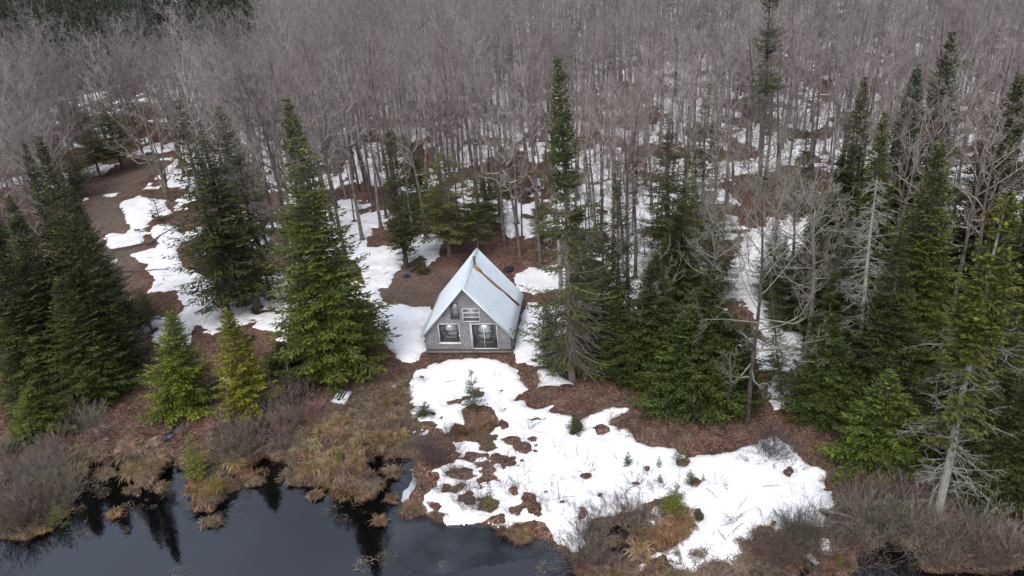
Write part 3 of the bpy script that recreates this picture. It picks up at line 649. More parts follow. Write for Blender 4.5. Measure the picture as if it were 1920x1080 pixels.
# ------------------------------------------------------------------ conifer generator
def conifer(seed, H, R, clear=.03, whorl=.27, nb=8, exp=.85, droop=.12, up0=.75, lowel=-.12, gap=0., spray=.25, sw=.11, dens=1.35, clump=0, dead=0, low=.8, wood=.012, trunk_r=None, spire=0):
    r = np.random.default_rng(seed)
    zc = clear*H; zs = []; z = zc
    while z < H*.985: zs.append(z); z += whorl*(.6+.8*r.random())*(1 if z < H*.8 else .7)
    B = []
    for z in zs:
        s = (z-zc)/(H-zc); prof = (1-s)**exp*min(1, low+s*2.2)
        if spire: prof = spire*(1-s)/.28 if s > .72 else spire+(1-spire)*((.72-s)/.72)**.55*min(1, .6+s*3)
        if clump: prof *= .45+.55*max(0, math.sin(z*clump+seed)+.45)
        n = nb+int(r.integers(-1, 2)); a0 = r.random()*6.28
        for k in range(n):
            if r.random() < (gap*(.15 if (spire and s > .7) else 1)): continue
            a = a0+k*6.283/n+r.uniform(-.35, .35)
            Lb = R*prof*r.uniform(.72, 1.12)*(1.+.12*math.sin(3*a+z*1.3)) + .06*(1-s)+.04
            el = lowel*(1-s)+up0*s**1.6+r.uniform(-.09, .09)
            B.append((z+r.uniform(-.1, .1)*whorl, a, Lb, el, s))
    B = np.array(B); nB = len(B)
    z0, az, Lb, el, s = B.T
    dh = np.stack([np.cos(az), np.sin(az), np.zeros(nB)], -1); sideh = np.stack([-np.sin(az), np.cos(az), np.zeros(nB)], -1)
    def pos(i, t):
        Li = Lb[i]; hor = Li*t*np.cos(el[i]); ver = Li*(np.sin(el[i])*t - droop*t*(1.6-t)*1.2 + droop*.9*t**3)
        return dh[i]*hor[:, None] + np.array([0, 0, 1.])*(z0[i]+ver)[:, None]
    # twigs along each branch
    sp = spray*.52/dens; nt_ = np.maximum(2, (Lb/sp).astype(int)); bi = np.repeat(np.arange(nB), nt_)
    k = np.concatenate([np.arange(n) for n in nt_]); t = .10+.9*(k+r.random(len(k)))/nt_[bi]; t = np.minimum(t, 1)
    side = np.where(k % 2 == 0, 1., -1.)
    tl_ = (Lb[bi]*.36*(1-t)**.75+spray*.7)*r.uniform(.6, 1.15, len(k))*np.minimum(1, t*3+.3)
    p0 = pos(bi, t); fw = norm(pos(bi, np.minimum(t+.05, 1.05))-pos(bi, t-.02))
    td = norm(fw*r.uniform(.55, 1.0, len(k))[:, None] + sideh[bi]*(side*r.uniform(.5, 1., len(k)))[:, None] + np.array([0, 0, 1.])*r.uniform(-.28, .12, len(k))[:, None])
    endp = t > .93; td[endp] = fw[endp]
    ns = np.maximum(1, (tl_/(spray*.6)).astype(int)); ti = np.repeat(np.arange(len(k)), ns); q = np.concatenate([np.arange(n) for n in ns])
    u = (q+.2+.5*r.random(len(q)))/ns[ti]
    c = p0[ti]+td[ti]*(tl_[ti]*u*.85)[:, None]
    d = norm(td[ti]+r.normal(0, .38, (len(q), 3))*np.array([1, 1, .55]))
    nrm = norm(np.array([0, 0, 1.])+r.normal(0, .42, (len(q), 3)))
    w_ = norm(np.cross(d, nrm)); ln = spray*r.uniform(.7, 1.3, len(q))[:, None]; wd = sw*r.uniform(.7, 1.3, len(q))[:, None]
    sag = np.array([0, 0, -1.])*ln*.12
    V = np.stack([c-d*ln*.35, c+w_*wd*.5+d*ln*.1, c+d*ln*.65+sag, c-w_*wd*.5+d*ln*.1], 1)
    F = np.arange(len(q)*4).reshape(-1, 4)
    me = mesh_np('foliage', V.reshape(-1, 3), F, None)
    # trunk, limbs, dead twigs
    mb = MB(); tr = trunk_r or (.010*H+.04)
    hh = np.linspace(0, 1, 12); wob = .012*H
    pts = np.stack([wob*.4*np.sin(hh*5+seed)*(1-hh)*hh*3, wob*.4*np.cos(hh*4+seed*2)*(1-hh)*hh*3, hh*H*.99], -1); pts[0, 2] = -.3
    mb.tube(pts, tr*(1-hh)**.8*np.where(hh < .03, 1.25, 1)+.008, 8)
    tt = np.linspace(0, .85, 4); ii = np.arange(nB)[::1]
    for a_i in range(3):
        ta, tb = np.full(nB, tt[a_i]), np.full(nB, tt[a_i+1]); ra = np.minimum(wood*Lb+.006, .05)
        mb.segs(pos(ii, ta), pos(ii, tb), ra*(1-ta*.8), ra*(1-tb*.8), 3)
    if dead:
        nd = int(dead*H); zd = r.uniform(.06, clear+.25, nd)*H; ad = r.uniform(0, 6.28, nd); Ld = R*r.uniform(.2, .75, nd)
        dd = np.stack([np.cos(ad), np.sin(ad), r.uniform(-.5, .05, nd)], -1); pz = np.stack([0*zd, 0*zd, zd], -1)
        pm = pz+dd*Ld[:, None]*.6; pe = pm+(dd+r.normal(0, .25, (nd, 3)))*Ld[:, None]*.5
        mb.segs(pz, pm, .02, .013, 3); mb.segs(pm, pe, .013, .005, 3)
        for _ in range(5):
            t_ = r.uniform(.2, 1, nd)[:, None]; ps = pz+(pm-pz)*t_; mb.segs(ps, ps+(dd*.5+r.normal(0, .5, (nd, 3)))*Ld[:, None]*.3, .008, .003, 3)
    return me, mb.mesh('trunk', M_BARKC), H, R
KC = {}
def addk(k, mat, **kw):
    fm, tm, H, R = conifer(**kw); fm.materials.append(mat); fm.name = k+'_foliage'; KC[k] = (fm, tm, H, R)
addk('A', M_NEED, seed=1, H=17, R=3.0, gap=.10, exp=.9, clear=.05, whorl=.25, spray=.25, sw=.10, dens=1.7)
addk('A2', M_NEED, seed=2, H=17, R=3.1, gap=.14, exp=.84, clear=.04, droop=.16, whorl=.25, spray=.25, sw=.10, dens=1.7)
addk('A3', M_NEED, seed=3, H=18, R=3.4, gap=.07, exp=1.0, clear=.05, droop=.13, whorl=.29, spray=.26, sw=.105, nb=8, dens=1.7)
addk('B', M_NEED, seed=4, H=15, R=1.7, gap=.12, exp=.6, clear=.16, nb=6, droop=.2)
addk('B2', M_NEED, seed=5, H=14, R=1.9, gap=.2, exp=.65, clear=.1, nb=6, droop=.2)
addk('C', M_NEED, seed=6, H=16, R=2.6, gap=.28, clear=.12, nb=6, droop=.16, dead=9, whorl=.34, spire=.3, sw=.09)
addk('C2', M_NEED, seed=7, H=17, R=2.6, gap=.26, clear=.10, nb=6, droop=.16, dead=8, whorl=.33, spire=.34, sw=.095)
addk('D', M_NEED, seed=8, H=6.5, R=2.0, gap=.1, exp=.8, clear=.02, whorl=.21, nb=8, spray=.19, sw=.075, dens=1.9, droop=.02, lowel=.05, low=.85)
addk('D2', M_NEED, seed=9, H=7, R=2.0, gap=.1, exp=.78, clear=.02, whorl=.22, nb=8, spray=.19, sw=.075, dens=1.9, droop=.02, lowel=.05, low=.85)
addk('E', M_HEML, seed=10, H=11, R=3.4, gap=.3, exp=.5, clear=.2, nb=6, whorl=.42, droop=.08, up0=.4, lowel=.1, dead=4)
addk('E2', M_HEML, seed=12, H=10, R=2.8, gap=.3, exp=.5, clear=.25, nb=6, whorl=.4, droop=.1, up0=.4, lowel=.0, dead=4)
addk('G', M_NEED, seed=13, H=2.2, R=.65, gap=.15, exp=.75, clear=.08, whorl=.16, nb=6, spray=.11, sw=.035, droop=0, lowel=.25, trunk_r=.022)
addk('G2', M_NEED, seed=14, H=1.8, R=.5, gap=.2, exp=.8, clear=.06, whorl=.15, nb=5, spray=.10, sw=.03, droop=0, lowel=.3, trunk_r=.018)
# far-off low-detail spruce
M_FARN = foliage_mat('far_needles', (.018, .030, .020), (.058, .080, .042))
addk('Z', M_FARN, seed=15, H=15, R=2.2, gap=.1, exp=.7, clear=.08, whorl=.55, nb=6, spray=.5, sw=.22, droop=.15)

def plant(name, pair, b, H, v, wid, tint, label, cat, group, rot, at, auto=False, parts=('crown', 'trunk')):
    fm, tm, H0, R0 = pair
    e = link(name, None, loc=(b[0], b[1], b[2]-.05)); e.empty_display_size = .5
    q = Vector((0, 0, 1)).rotation_difference(Vector(v)); e.rotation_mode = 'QUATERNION'
    e.rotation_quaternion = q @ Matrix.Rotation(rot, 3, 'Z').to_quaternion()
    sx = wid/R0; e.scale = (sx, sx, H/H0)
    c = link(parts[0], fm, e); t = link(parts[1], tm, e); c.color = (*tint, 1)
    tag(e, label, cat, group, at=at, auto=auto)
    return e
rr = random.Random(5)
for c, (b, H, v, wd) in zip(CONIFERS, FR_CON):
    plant({'A': 'fir_tree', 'B': 'spruce_tree', 'C': 'spruce_tree', 'D': 'fir_tree', 'E': 'hemlock_tree'}[c[4][0]], KC[c[4]], b, H, v, wd, c[5], c[6], 'tree', None, rr.uniform(0, 6.28), (c[0], c[1]))
for c, (b, H, v, wd) in zip(SAPS, FR_SAP):
    plant('fir_sapling', KC[c[4]], b, H, v, wd, c[5], c[6], 'sapling', None, rr.uniform(0, 6.28), (c[0], c[1]))

# ------------------------------------------------------------------ bare hardwood generator
def bare(seed, H, spread, clear=.4, n1=16, n=(7, 6, 5), r0=None, el=(.35, 1.1), twig=.007, stems=1, fork=True, wide=1., thick=1., up=.25):
    r = np.random.default_rng(seed); r0 = r0 or .0095*H+.03
    tr, cr_ = MB(), MB()
    allP, allD, allL, allR = [], [], [], []
    for s_ in range(stems):
        hh = np.linspace(0, 1, 14); ph = r.random(2)*6; off = (r.normal(0, .12, 2) if stems > 1 else np.zeros(2)); le = (r.normal(0, .14, 2) if stems > 1 else r.normal(0, .012, 2))
        am = .018*H
        pts = np.stack([off[0]+le[0]*hh*H*hh+am*(np.sin(hh*6+ph[0])-math.sin(ph[0]))*hh, off[1]+le[1]*hh*H*hh+am*(np.sin(hh*5+ph[1])-math.sin(ph[1]))*hh, hh*H*.93-.25], -1)
        rad = r0*thick*(1-hh*.92)**.9+.006; rad[0] *= 1.3
        tr.tube(pts, rad, 8)
        m1 = max(4, n1//stems); z = clear+(1-clear)*(np.arange(m1)+r.random(m1))/m1*.97
        P = np.stack([np.interp(z, hh, pts[:, i]) for i in range(3)], -1)
        az = np.arange(m1)*2.4+r.random(m1)*1.2; s = (z-clear)/(1-clear)
        e_ = np.clip(el[0]+(el[1]-el[0])*s**.8+r.normal(0, .12, m1), -.3, 1.5)
        D = np.stack([np.cos(az)*np.cos(e_), np.sin(az)*np.cos(e_), np.sin(e_)], -1)
        Lf = spread*(.55+.6*np.sin(np.clip(s, .02, .95)**.7*math.pi*.85))*r.uniform(.7, 1.15, m1)*wide
        allP.append(P); allD.append(D); allL.append(Lf); allR.append(np.interp(z, hh, rad)*(.34 if spread > 4.4 else .45)+.008)
    P, D, L_, R_ = map(np.concatenate, (allP, allD, allL, allR))
    nseg = (5, 4, 3, 1)
    for lev in range(4):
        m_ = len(P); cv = np.array([0, 0, up])+r.normal(0, .28, (m_, 3)); wb = r.normal(0, .10, (m_, 3)); f1 = r.uniform(4, 7, m_)
        def pos(i, t): return P[i]+(D[i]*t[:, None]+cv[i]*(t**2)[:, None]*.55+wb[i]*np.sin(t*f1[i])[:, None])*L_[i][:, None]
        K = nseg[lev]; ii = np.arange(m_)
        for k in range(K):
            ta, tb = np.full(m_, k/K), np.full(m_, (k+1)/K)
            cr_.segs(pos(ii, ta), pos(ii, tb), np.maximum(R_*(1-ta*.75), twig*.6), np.maximum(R_*(1-tb*.75), twig*.45), 4 if lev == 0 else 3)
        if lev == 3: break
        c = n[lev]; bi = np.repeat(ii, c); k = np.tile(np.arange(c), m_); t = np.minimum(.22+.78*(k+r.random(len(k)))/c, 1.)
        P2 = pos(bi, t); tan = norm(pos(bi, np.minimum(t+.05, 1.1))-P2)
        rd_ = r.normal(0, 1, (len(bi), 3)); rd_ = norm(rd_-tan*(rd_*tan).sum(1, keepdims=True))
        D2 = norm(tan*r.uniform(.6, 1.1, len(bi))[:, None]+rd_*r.uniform(.45, .95, len(bi))[:, None]+np.array([0, 0, .22*up*4]))
        Ln = L_[bi]*(.42, .46, .55)[lev]*(1.15-.55*t)*r.uniform(.6, 1.2, len(bi))
        Rn = np.maximum(R_[bi]*(1-t*.7)*.55, twig*(1, .85, .7)[lev])
        P, D, L_, R_ = P2, D2, Ln, Rn
    return cr_.mesh('crown', M_TWIG), tr.mesh('trunk', M_BARK), H, spread*1.1
KB = {}
KB['H'] = bare(21, 15, 3.2, clear=.28, n1=20, twig=.010); KB['H2'] = bare(22, 15, 3.6, clear=.3, n1=18, twig=.010); KB['H3'] = bare(23, 14, 3.0, clear=.25, n1=22, twig=.010)
for k_ in ('H', 'H2', 'H3'): KB[k_][0].materials[0] = M_GTWIG
KB['F6'] = bare(35, 14, 4.2, clear=.32, n1=20, n=(7, 5, 5), el=(.3, 1.2))
KB['F1'] = bare(24, 15, 2.8, clear=.45, n1=13, n=(5, 5, 4), twig=.008); KB['F2'] = bare(25, 16, 2.4, clear=.5, n1=12, n=(5, 5, 4), twig=.008); KB['F3'] = bare(26, 12, 1.8, clear=.45, n1=12, n=(5, 4, 4), r0=.08)
KB['F4'] = bare(27, 14, 3.0, clear=.42, n1=15, n=(6, 5, 5)); KB['F5'] = bare(28, 10, 1.3, clear=.4, n1=11, n=(5, 4, 4), r0=.055)
KB['M'] = bare(29, 12, 2.6, clear=.2, n1=24, n=(6, 5, 5), stems=5, r0=.09)
KB['W'] = bare(30, 16, 5.2, clear=.2, n1=28, n=(8, 6, 5), el=(-.1, 1.0), twig=.009, thick=1.1, up=.1)
KB['W2'] = bare(31, 13, 4.6, clear=.3, n1=24, n=(7, 6, 5), el=(.1, 1.1), twig=.009, thick=1.05)
for k_ in ('W', 'W2'): KB[k_][0].materials[0] = M_GTWIG
for c, (b, H, v, wd) in zip(BARE, FR_BARE):
    e = plant('bare_tree', KB[c[4]], b, H, v, wd, c[5], c[6], 'tree', None, rr.uniform(0, 6.28) if c[4] != 'W' else 2.2, (c[0], c[1]))
    e.children[1].color = (*c[5], 1) if len(e.children) > 1 else (1, 1, 1, 1)
looks = [('F6', 'wide crowned pale'), ('F1', 'tall grey'), ('F2', 'slim tall grey'), ('F3', 'slender brownish'), ('F4', 'round crowned grey'), ('F5', 'thin young')]
tints = [(1, .99, 1), (.8, .77, .78), (.95, .85, .82), (1.15, 1.13, 1.12), (1.05, .95, .93)]
for i in NEAR_IDX:
    x, y = TREES[i]; k = rr.choices(range(6), (3.5 if tpx[i] < 950 else 1.2, 3, 3, 2.2, 2.2, 2))[0]; kn, lk = looks[k]
    fm, tm, H0, R0 = KB[kn]; sc = rr.uniform(.8, 1.12); hs_ = sc*rr.uniform(.92, 1.1); tn = rr.choice(tints)
    at = (float(tpx[i]), float(tpy[i]))
    e = plant('bare_tree', KB[kn], (x, y, gz(x, y)), H0*hs_, norm(np.array([rr.gauss(0, .03), rr.gauss(0, .03), 1.])), R0*sc, tn, lk+' bare tree', 'tree', 'bare hardwoods of the forest', rr.uniform(0, 6.28), at, True)
    e.children[0].color = e.children[1].color = (*tn, 1)

# ------------------------------------------------------------------ stuff scattered with geometry nodes
def scatter(name, items, pts, rz, sc, ids, seed=0, tilt=None):
    """one object; items = list of meshes"""
    cc = bpy.data.collections.new(name+'_sources')
    for k, me in enumerate(items):
        o = bpy.data.objects.new('%s_source_%02d' % (name, k), me); cc.objects.link(o)
    me = bpy.data.meshes.new(name); me.vertices.add(len(pts)); me.vertices.foreach_set('co', np.asarray(pts, np.float32).ravel())
    rot = np.zeros((len(pts), 3), np.float32); rot[:, 2] = rz
    if tilt is not None: rot[:, :2] = tilt
    a = me.attributes.new('rot', 'FLOAT_VECTOR', 'POINT'); a.data.foreach_set('vector', rot.ravel())
    a = me.attributes.new('sc', 'FLOAT_VECTOR', 'POINT'); a.data.foreach_set('vector', np.asarray(sc, np.float32).ravel())
    a = me.attributes.new('pick', 'INT', 'POINT'); a.data.foreach_set('value', np.asarray(ids, np.int32))
    o = link(name, me)
    g = bpy.data.node_groups.new(name, 'GeometryNodeTree')
    g.interface.new_socket('Geometry', in_out='INPUT', socket_type='NodeSocketGeometry'); g.interface.new_socket('Geometry', in_out='OUTPUT', socket_type='NodeSocketGeometry')
    gi, go = g.nodes.new('NodeGroupInput'), g.nodes.new('NodeGroupOutput')
    ci = g.nodes.new('GeometryNodeCollectionInfo'); ci.inputs['Collection'].default_value = cc; ci.inputs['Separate Children'].default_value = True; ci.inputs['Reset Children'].default_value = True
    ip = g.nodes.new('GeometryNodeInstanceOnPoints'); ip.inputs['Pick Instance'].default_value = True
    def na(nm, ty):
        n = g.nodes.new('GeometryNodeInputNamedAttribute'); n.data_type = ty; n.inputs['Name'].default_value = nm; return n.outputs[0]
    g.links.new(gi.outputs[0], ip.inputs['Points']); g.links.new(ci.outputs[0], ip.inputs['Instance']); g.links.new(na('pick', 'INT'), ip.inputs['Instance Index'])
    e2r = g.nodes.new('FunctionNodeEulerToRotation'); g.links.new(na('rot', 'FLOAT_VECTOR'), e2r.inputs[0]); g.links.new(e2r.outputs[0], ip.inputs['Rotation'])
    g.links.new(na('sc', 'FLOAT_VECTOR'), ip.inputs['Scale']); g.links.new(ip.outputs[0], go.inputs[0])
    mo = o.modifiers.new('scatter', 'NODES'); mo.node_group = g
    tag(o, kind='stuff'); return o
def joined(a, b, name):           # crown + trunk as one mesh with two materials
    me = bpy.data.meshes.new(name)
    import bmesh
    bm = bmesh.new(); bm.from_mesh(a); n = len(bm.faces); bm.from_mesh(b)
    bm.faces.ensure_lookup_table()
    for f in bm.faces[n:]: f.material_index = 1
    bm.to_mesh(me); bm.free(); me.materials.append(a.materials[0]); me.materials.append(b.materials[0]); return me
FAR = [bare(40, 14, 4.2, clear=.35, n1=18, n=(6, 5, 5), twig=.013, el=(.3, 1.2)), bare(41, 15, 2.9, clear=.42, n1=15, n=(6, 5, 4), twig=.013), bare(42, 16, 2.5, clear=.5, n1=14, n=(6, 5, 4), twig=.013), bare(43, 12, 2.0, clear=.4, n1=12, n=(6, 5, 4), twig=.012)]
fi = np.array([i for i in range(len(TREES)) if i not in NEARSET])
fx = TREES[fi]; nf = len(fx); r9 = np.random.default_rng(3)
dist = np.hypot(fx[:, 0], fx[:, 1])
farm = [joined(k[0], k[1], 'far_hardwood') for k in FAR]+[joined(KB[k][0], KB[k][1], 'mid_hardwood') for k in ('F6', 'F1', 'F2', 'F4')]
sc_ = r9.uniform(.75, 1.12, nf); pz_ = [gz(x, y) for x, y in fx]
pl = r9.random(nf) < np.where(fx[:, 0] < 0, .5, .15)
ids = np.where(dist > 120, np.where(pl, 0, r9.integers(1, 4, nf)), np.where(pl, 4, r9.integers(5, 8, nf)))
o = scatter('bare_forest', farm, np.c_[fx, pz_], r9.uniform(0, 6.28, nf), np.c_[sc_, sc_, sc_*r9.uniform(.9, 1.1, nf)], ids, tilt=r9.normal(0, .03, (nf, 2)))
tag(o, 'mass of bare grey hardwoods filling the far forest', 'forest')
# understorey of thin saplings and dead stems
US = [bare(51, 3.2, .8, clear=.15, n1=10, n=(4, 3, 3), r0=.02, twig=.004), bare(52, 4.5, .7, clear=.25, n1=10, n=(4, 3, 3), r0=.028, twig=.004), bare(53, 2.2, .8, clear=.1, n1=14, n=(4, 3, 3), r0=.014, twig=.004, stems=4)]
M_UNDER = bark_mat('young_stem_bark', (.10, .07, .058), (.30, .215, .19))
for k in US: k[0].materials[0] = M_UNDER; 
un = 14000; uy = np.sqrt(r9.uniform(45**2, 200**2, un)); ux = r9.uniform(-1, 1, un)*(uy*.78+8); upx, upy, _ = proj(ux, uy, np.zeros(un))
ok = np.where(upy > 190, poly_sd(upx, upy, FOREST) > -6, True) & (r9.random(un) < np.clip((fbm(ux/6, uy/6, 2, 90)-.32)*3.2, .08, 1)*.55) & ~((upx < 520) & (uy > 140))
ux, uy = ux[ok], uy[ok]; n_ = len(ux); s_ = r9.uniform(.6, 1.5, n_)
o = scatter('undergrowth', [joined(k[0], k[1], 'understorey') for k in US], np.c_[ux, uy, [gz(a, b) for a, b in zip(ux, uy)]], r9.uniform(0, 6.28, n_), np.c_[s_, s_, s_], r9.integers(0, 3, n_), tilt=r9.normal(0, .08, (n_, 2)))
tag(o, 'thin brown saplings and brush under the bare forest', 'undergrowth')

# far conifers beyond the grey crowns at upper left
fcand = []
r10 = np.random.default_rng(8)
for _ in range(6000):
    y = math.sqrt(r10.uniform(150**2, 330**2)); x = r10.uniform(-.85, -.05)*y
    px, py, _d = proj(x, y, 0)
    if not (-150 < px < 540): continue
    if y < 158+px*.05 or (px > 330 and r10.random() < .75) or fbm(np.array([x/12]), np.array([y/16]), 2, 66)[0] < .30: continue
    if try_add(x, y, 3.3): fcand.append((math.hypot(x, y), x, y, px, py))
fcand.sort(); seen = [f for f in fcand if -30 < f[3] < 1950]
ind = set(f[0] for f in seen[:100])
for f in seen[:100]:
    g_ = rr.uniform(.4, .85)
    plant('spruce_tree', KC['Z'], (f[1], f[2], gz(f[1], f[2])), rr.uniform(11, 20), (0, 0, 1), rr.uniform(2.2, 3.3), (g_, g_*rr.uniform(.95, 1.1), g_), 'dark far conifer', 'tree', 'conifers beyond the bare crowns', rr.uniform(0, 6.28), (f[3], f[4]), True)
rest = [f for f in fcand if f[0] not in ind]; nr = len(rest)
zs_ = joined(KC['Z'][0], KC['Z'][1], 'far_conifer')
s_ = r10.uniform(.8, 1.35, nr)
tag(scatter('conifer_wood', [zs_], [(f[1], f[2], gz(f[1], f[2])) for f in rest], r10.uniform(0, 6.28, nr), np.c_[s_, s_, s_], np.zeros(nr)), 'dark conifer wood in the far upper left', 'forest')

# ------------------------------------------------------------------ special trees
def px_path(pts, base):           # pixel path of a leaning trunk standing on the ground: all at the foot's distance
    b = ground_pt(*pts[0]); out = [b]
    for p in pts[1:]:
        r = ray(*p); t = b[1]/r[1]; q = CP+r*t; out.append(q)
    return np.array(out)
# tattered giant by the cabin
b, H, v, wd = tree_frame(1047, 112, 712, 95, 1073)
fm1, tm1, H1, R1 = conifer(seed=61, H=float(H), R=3.8, clear=.06, gap=.55, whorl=.40, nb=6, droop=.18, dead=18, spire=.26, sw=.10, trunk_r=.21, wood=.014)
me_ = fm1; me_.materials.append(M_NEED)
e = link('spruce_tree', None, loc=b); e.rotation_mode = 'QUATERNION'; e.rotation_quaternion = Vector((0, 0, 1)).rotation_difference(Vector(v))
c_ = link('crown', me_, e); c_.color = (.85, .9, .72, 1); link('trunk', tm1, e)
tag(e, 'tallest tattered spruce right of the cabin with a dense spire and ragged limbs', 'tree')
# dense spire of its top
fs, ts, Hs, Rs = conifer(seed=62, H=7.5, R=.95, clear=.02, gap=.05, exp=.4, whorl=.22, nb=7, droop=.25, low=.9); fs.materials.append(M_NEED)
sp_ = link('crown_spire', fs, e, (0, 0, float(H)-7.4)); sp_.color = (.8, .95, .75, 1)
mbk = MB(); r_ = np.random.default_rng(4); q = norm(r_.normal(0, 1, (900, 3)))*r_.uniform(.2, .55, (900, 1))
mbk.segs(q, q+r_.normal(0, .16, (900, 3)), .012, .006, 3)
dz_ = b[2]+0; r1_ = ray(1081, 408); tt_ = b[1]/r1_[1]; cc_ = CP+r1_*tt_
wbm = mbk.mesh('twig_ball', noise_mat('dark_twig_ball', [(.3, (.04, .035, .02)), (.7, (.10, .08, .045))], 8))
wb_ = link('twig_ball', wbm, e); wb_.matrix_parent_inverse = Matrix.Identity(4); wb_.location = (float(cc_[0]-b[0]), float(cc_[1]-b[1]), float(cc_[2]-b[2]))
# torn conifer crossing the upper edge
b, H, v, wd = tree_frame(1448, -60, 372, 42, 1422)
f2, t2, _, _ = conifer(seed=63, H=float(H), R=1.7, clear=.42, gap=.35, exp=.25, whorl=.3, nb=6, droop=.2, clump=1.7, dead=3, low=.9); f2.materials.append(M_NEED)
e = link('spruce_tree', None, loc=b); e.rotation_mode = 'QUATERNION'; e.rotation_quaternion = Vector((0, 0, 1)).rotation_difference(Vector(v))
c_ = link('crown', f2, e); c_.color = (.7, .85, .75, 1); link('trunk', t2, e)
tag(e, 'torn conifer with clumps of dark needles crossing the upper edge, right of centre', 'tree')
# leaning half-dead tree at right
path = px_path([(1752, 988), (1778, 870), (1802, 760), (1830, 640), (1852, 520), (1886, 384)], None)
tt = np.linspace(0, 1, 22); seg = np.linspace(0, 1, len(path)); tp = np.stack([np.interp(tt, seg, path[:, i]) for i in range(3)], -1)
tp[:, 0] += .08*np.sin(tt*11)*np.sin(tt*3.1); org = tp[0].copy(); tp -= org; HH = tp[-1, 2]
e = link('leaning_tree', None, loc=org); tag(e, 'leaning half dead tree with silver trunk, bare twisted branches and olive top', 'tree')
mb = MB(); mb.tube(tp, .195*(1-tt)**.75+.02, 10); link('trunk', mb.mesh('leaning_trunk', M_PALE, True), e)
mb = MB(); rg = np.random.default_rng(12); nb_ = 120
def branches(mb, P, D, L_, R_, levels, rg, sag=-.25):
    for lev in range(levels):
        m_ = len(P); cv = np.array([0, 0, sag])+rg.normal(0, .3, (m_, 3)); K = 4 if lev < 2 else 2
        pos = lambda i, t: P[i]+(D[i]*t[:, None]+cv[i]*(t**2)[:, None]*.6)*L_[i][:, None]
        ii = np.arange(m_)
        for k in range(K): mb.segs(pos(ii, np.full(m_, k/K)), pos(ii, np.full(m_, (k+1)/K)), np.maximum(R_*(1-.75*k/K), .004), np.maximum(R_*(1-.75*(k+1)/K), .003), 4)
        if lev == levels-1: break
        c = 5; bi = np.repeat(ii, c); t = rg.uniform(.25, 1, len(bi)); P2 = pos(bi, t); D2 = norm(D[bi]+rg.normal(0, .6, (len(bi), 3)))
        P, D, L_, R_ = P2, D2, L_[bi]*.42*rg.uniform(.5, 1.2, len(bi)), np.maximum(R_[bi]*.5, .006)
tb = np.concatenate([rg.uniform(.12, .62, 75), rg.uniform(.14, .2, 12), rg.uniform(.24, .29, 12)])
Pb = np.stack([np.interp(tb, tt, tp[:, i]) for i in range(3)], -1); ab = rg.uniform(0, 6.28, len(tb))
Db = np.stack([np.cos(ab), np.sin(ab), rg.uniform(-.45, .3, len(tb))], -1)
branches(mb, Pb, Db, rg.uniform(.5, 2.1, len(tb)), np.full(len(tb), .021), 3, rg); link('dead_branches', mb.mesh('dead_branches', M_PALE), e)
for nm_, ia, ib, R_, gp_, tn_ in (('crown', 12, 21, 1.35, .04, (1.3, 1.15, .62)), ('hanging_foliage', 6, 14, 1.7, .72, (1.15, 1.05, .65))):
    p0_, p1_ = tp[ia], tp[ib]; Lc = float(np.linalg.norm(p1_-p0_)); ff, ft, _, _ = conifer(seed=64+ia, H=Lc*1.05, R=R_, clear=.0, gap=gp_, exp=.35 if ia > 8 else .1, whorl=.28, nb=7, droop=.25, low=.75, sw=.14); ff.materials.append(M_NEED)
    cl = link(nm_, ff, e, tuple(p0_)); cl.rotation_mode = 'QUATERNION'; cl.rotation_quaternion = Vector((0, 0, 1)).rotation_difference(Vector(norm(p1_-p0_))); cl.color = (*tn_, 1)
# lichen snags
def snag(tip, by, label, wpx, bx=None, n=200):
    b, H, v, wd = tree_frame(tip[0], tip[1], by, wpx, bx); rg = np.random.default_rng(abs(int(tip[0]))); e = link('dead_snag', None, loc=b)
    e.rotation_mode = 'QUATERNION'; e.rotation_quaternion = Vector((0, 0, 1)).rotation_difference(Vector(v))
    hh = np.linspace(0, 1, 14); pts = np.stack([.06*np.sin(hh*7), .05*np.cos(hh*6), hh*H], -1); mb = MB(); mb.tube(pts, .17*(1-hh)**.7+.015, 8); link('trunk', mb.mesh('snag_trunk', M_PALE), e)
    z = rg.uniform(.25, .98, n); P = np.stack([0*z, 0*z, z*H], -1); a = rg.uniform(0, 6.28, n); D = np.stack([np.cos(a), np.sin(a), rg.uniform(-.5, .2, n)], -1)
    mb = MB(); branches(mb, P, D, wd*(1-z*.75)*rg.uniform(.4, 1.1, n), np.full(n, .022), 3, rg, -.15); link('branches', mb.mesh('snag_branches', M_PALE), e); tag(e, label, 'dead tree')
snag((1645, 330), 745, 'dead lichen covered snag with short bare branches between firs at right', 62, 1600)
snag((62, 455), 665, 'dead grey snag with bare twigs in front of the firs at left', 45, 118, 70)
snag((-12, 540), 690, 'thin dead snag at the left edge among firs', 42, 30, 60)
snag((1040, 300), 560, 'bare grey snag close behind the tattered giant', 40, None, 80)

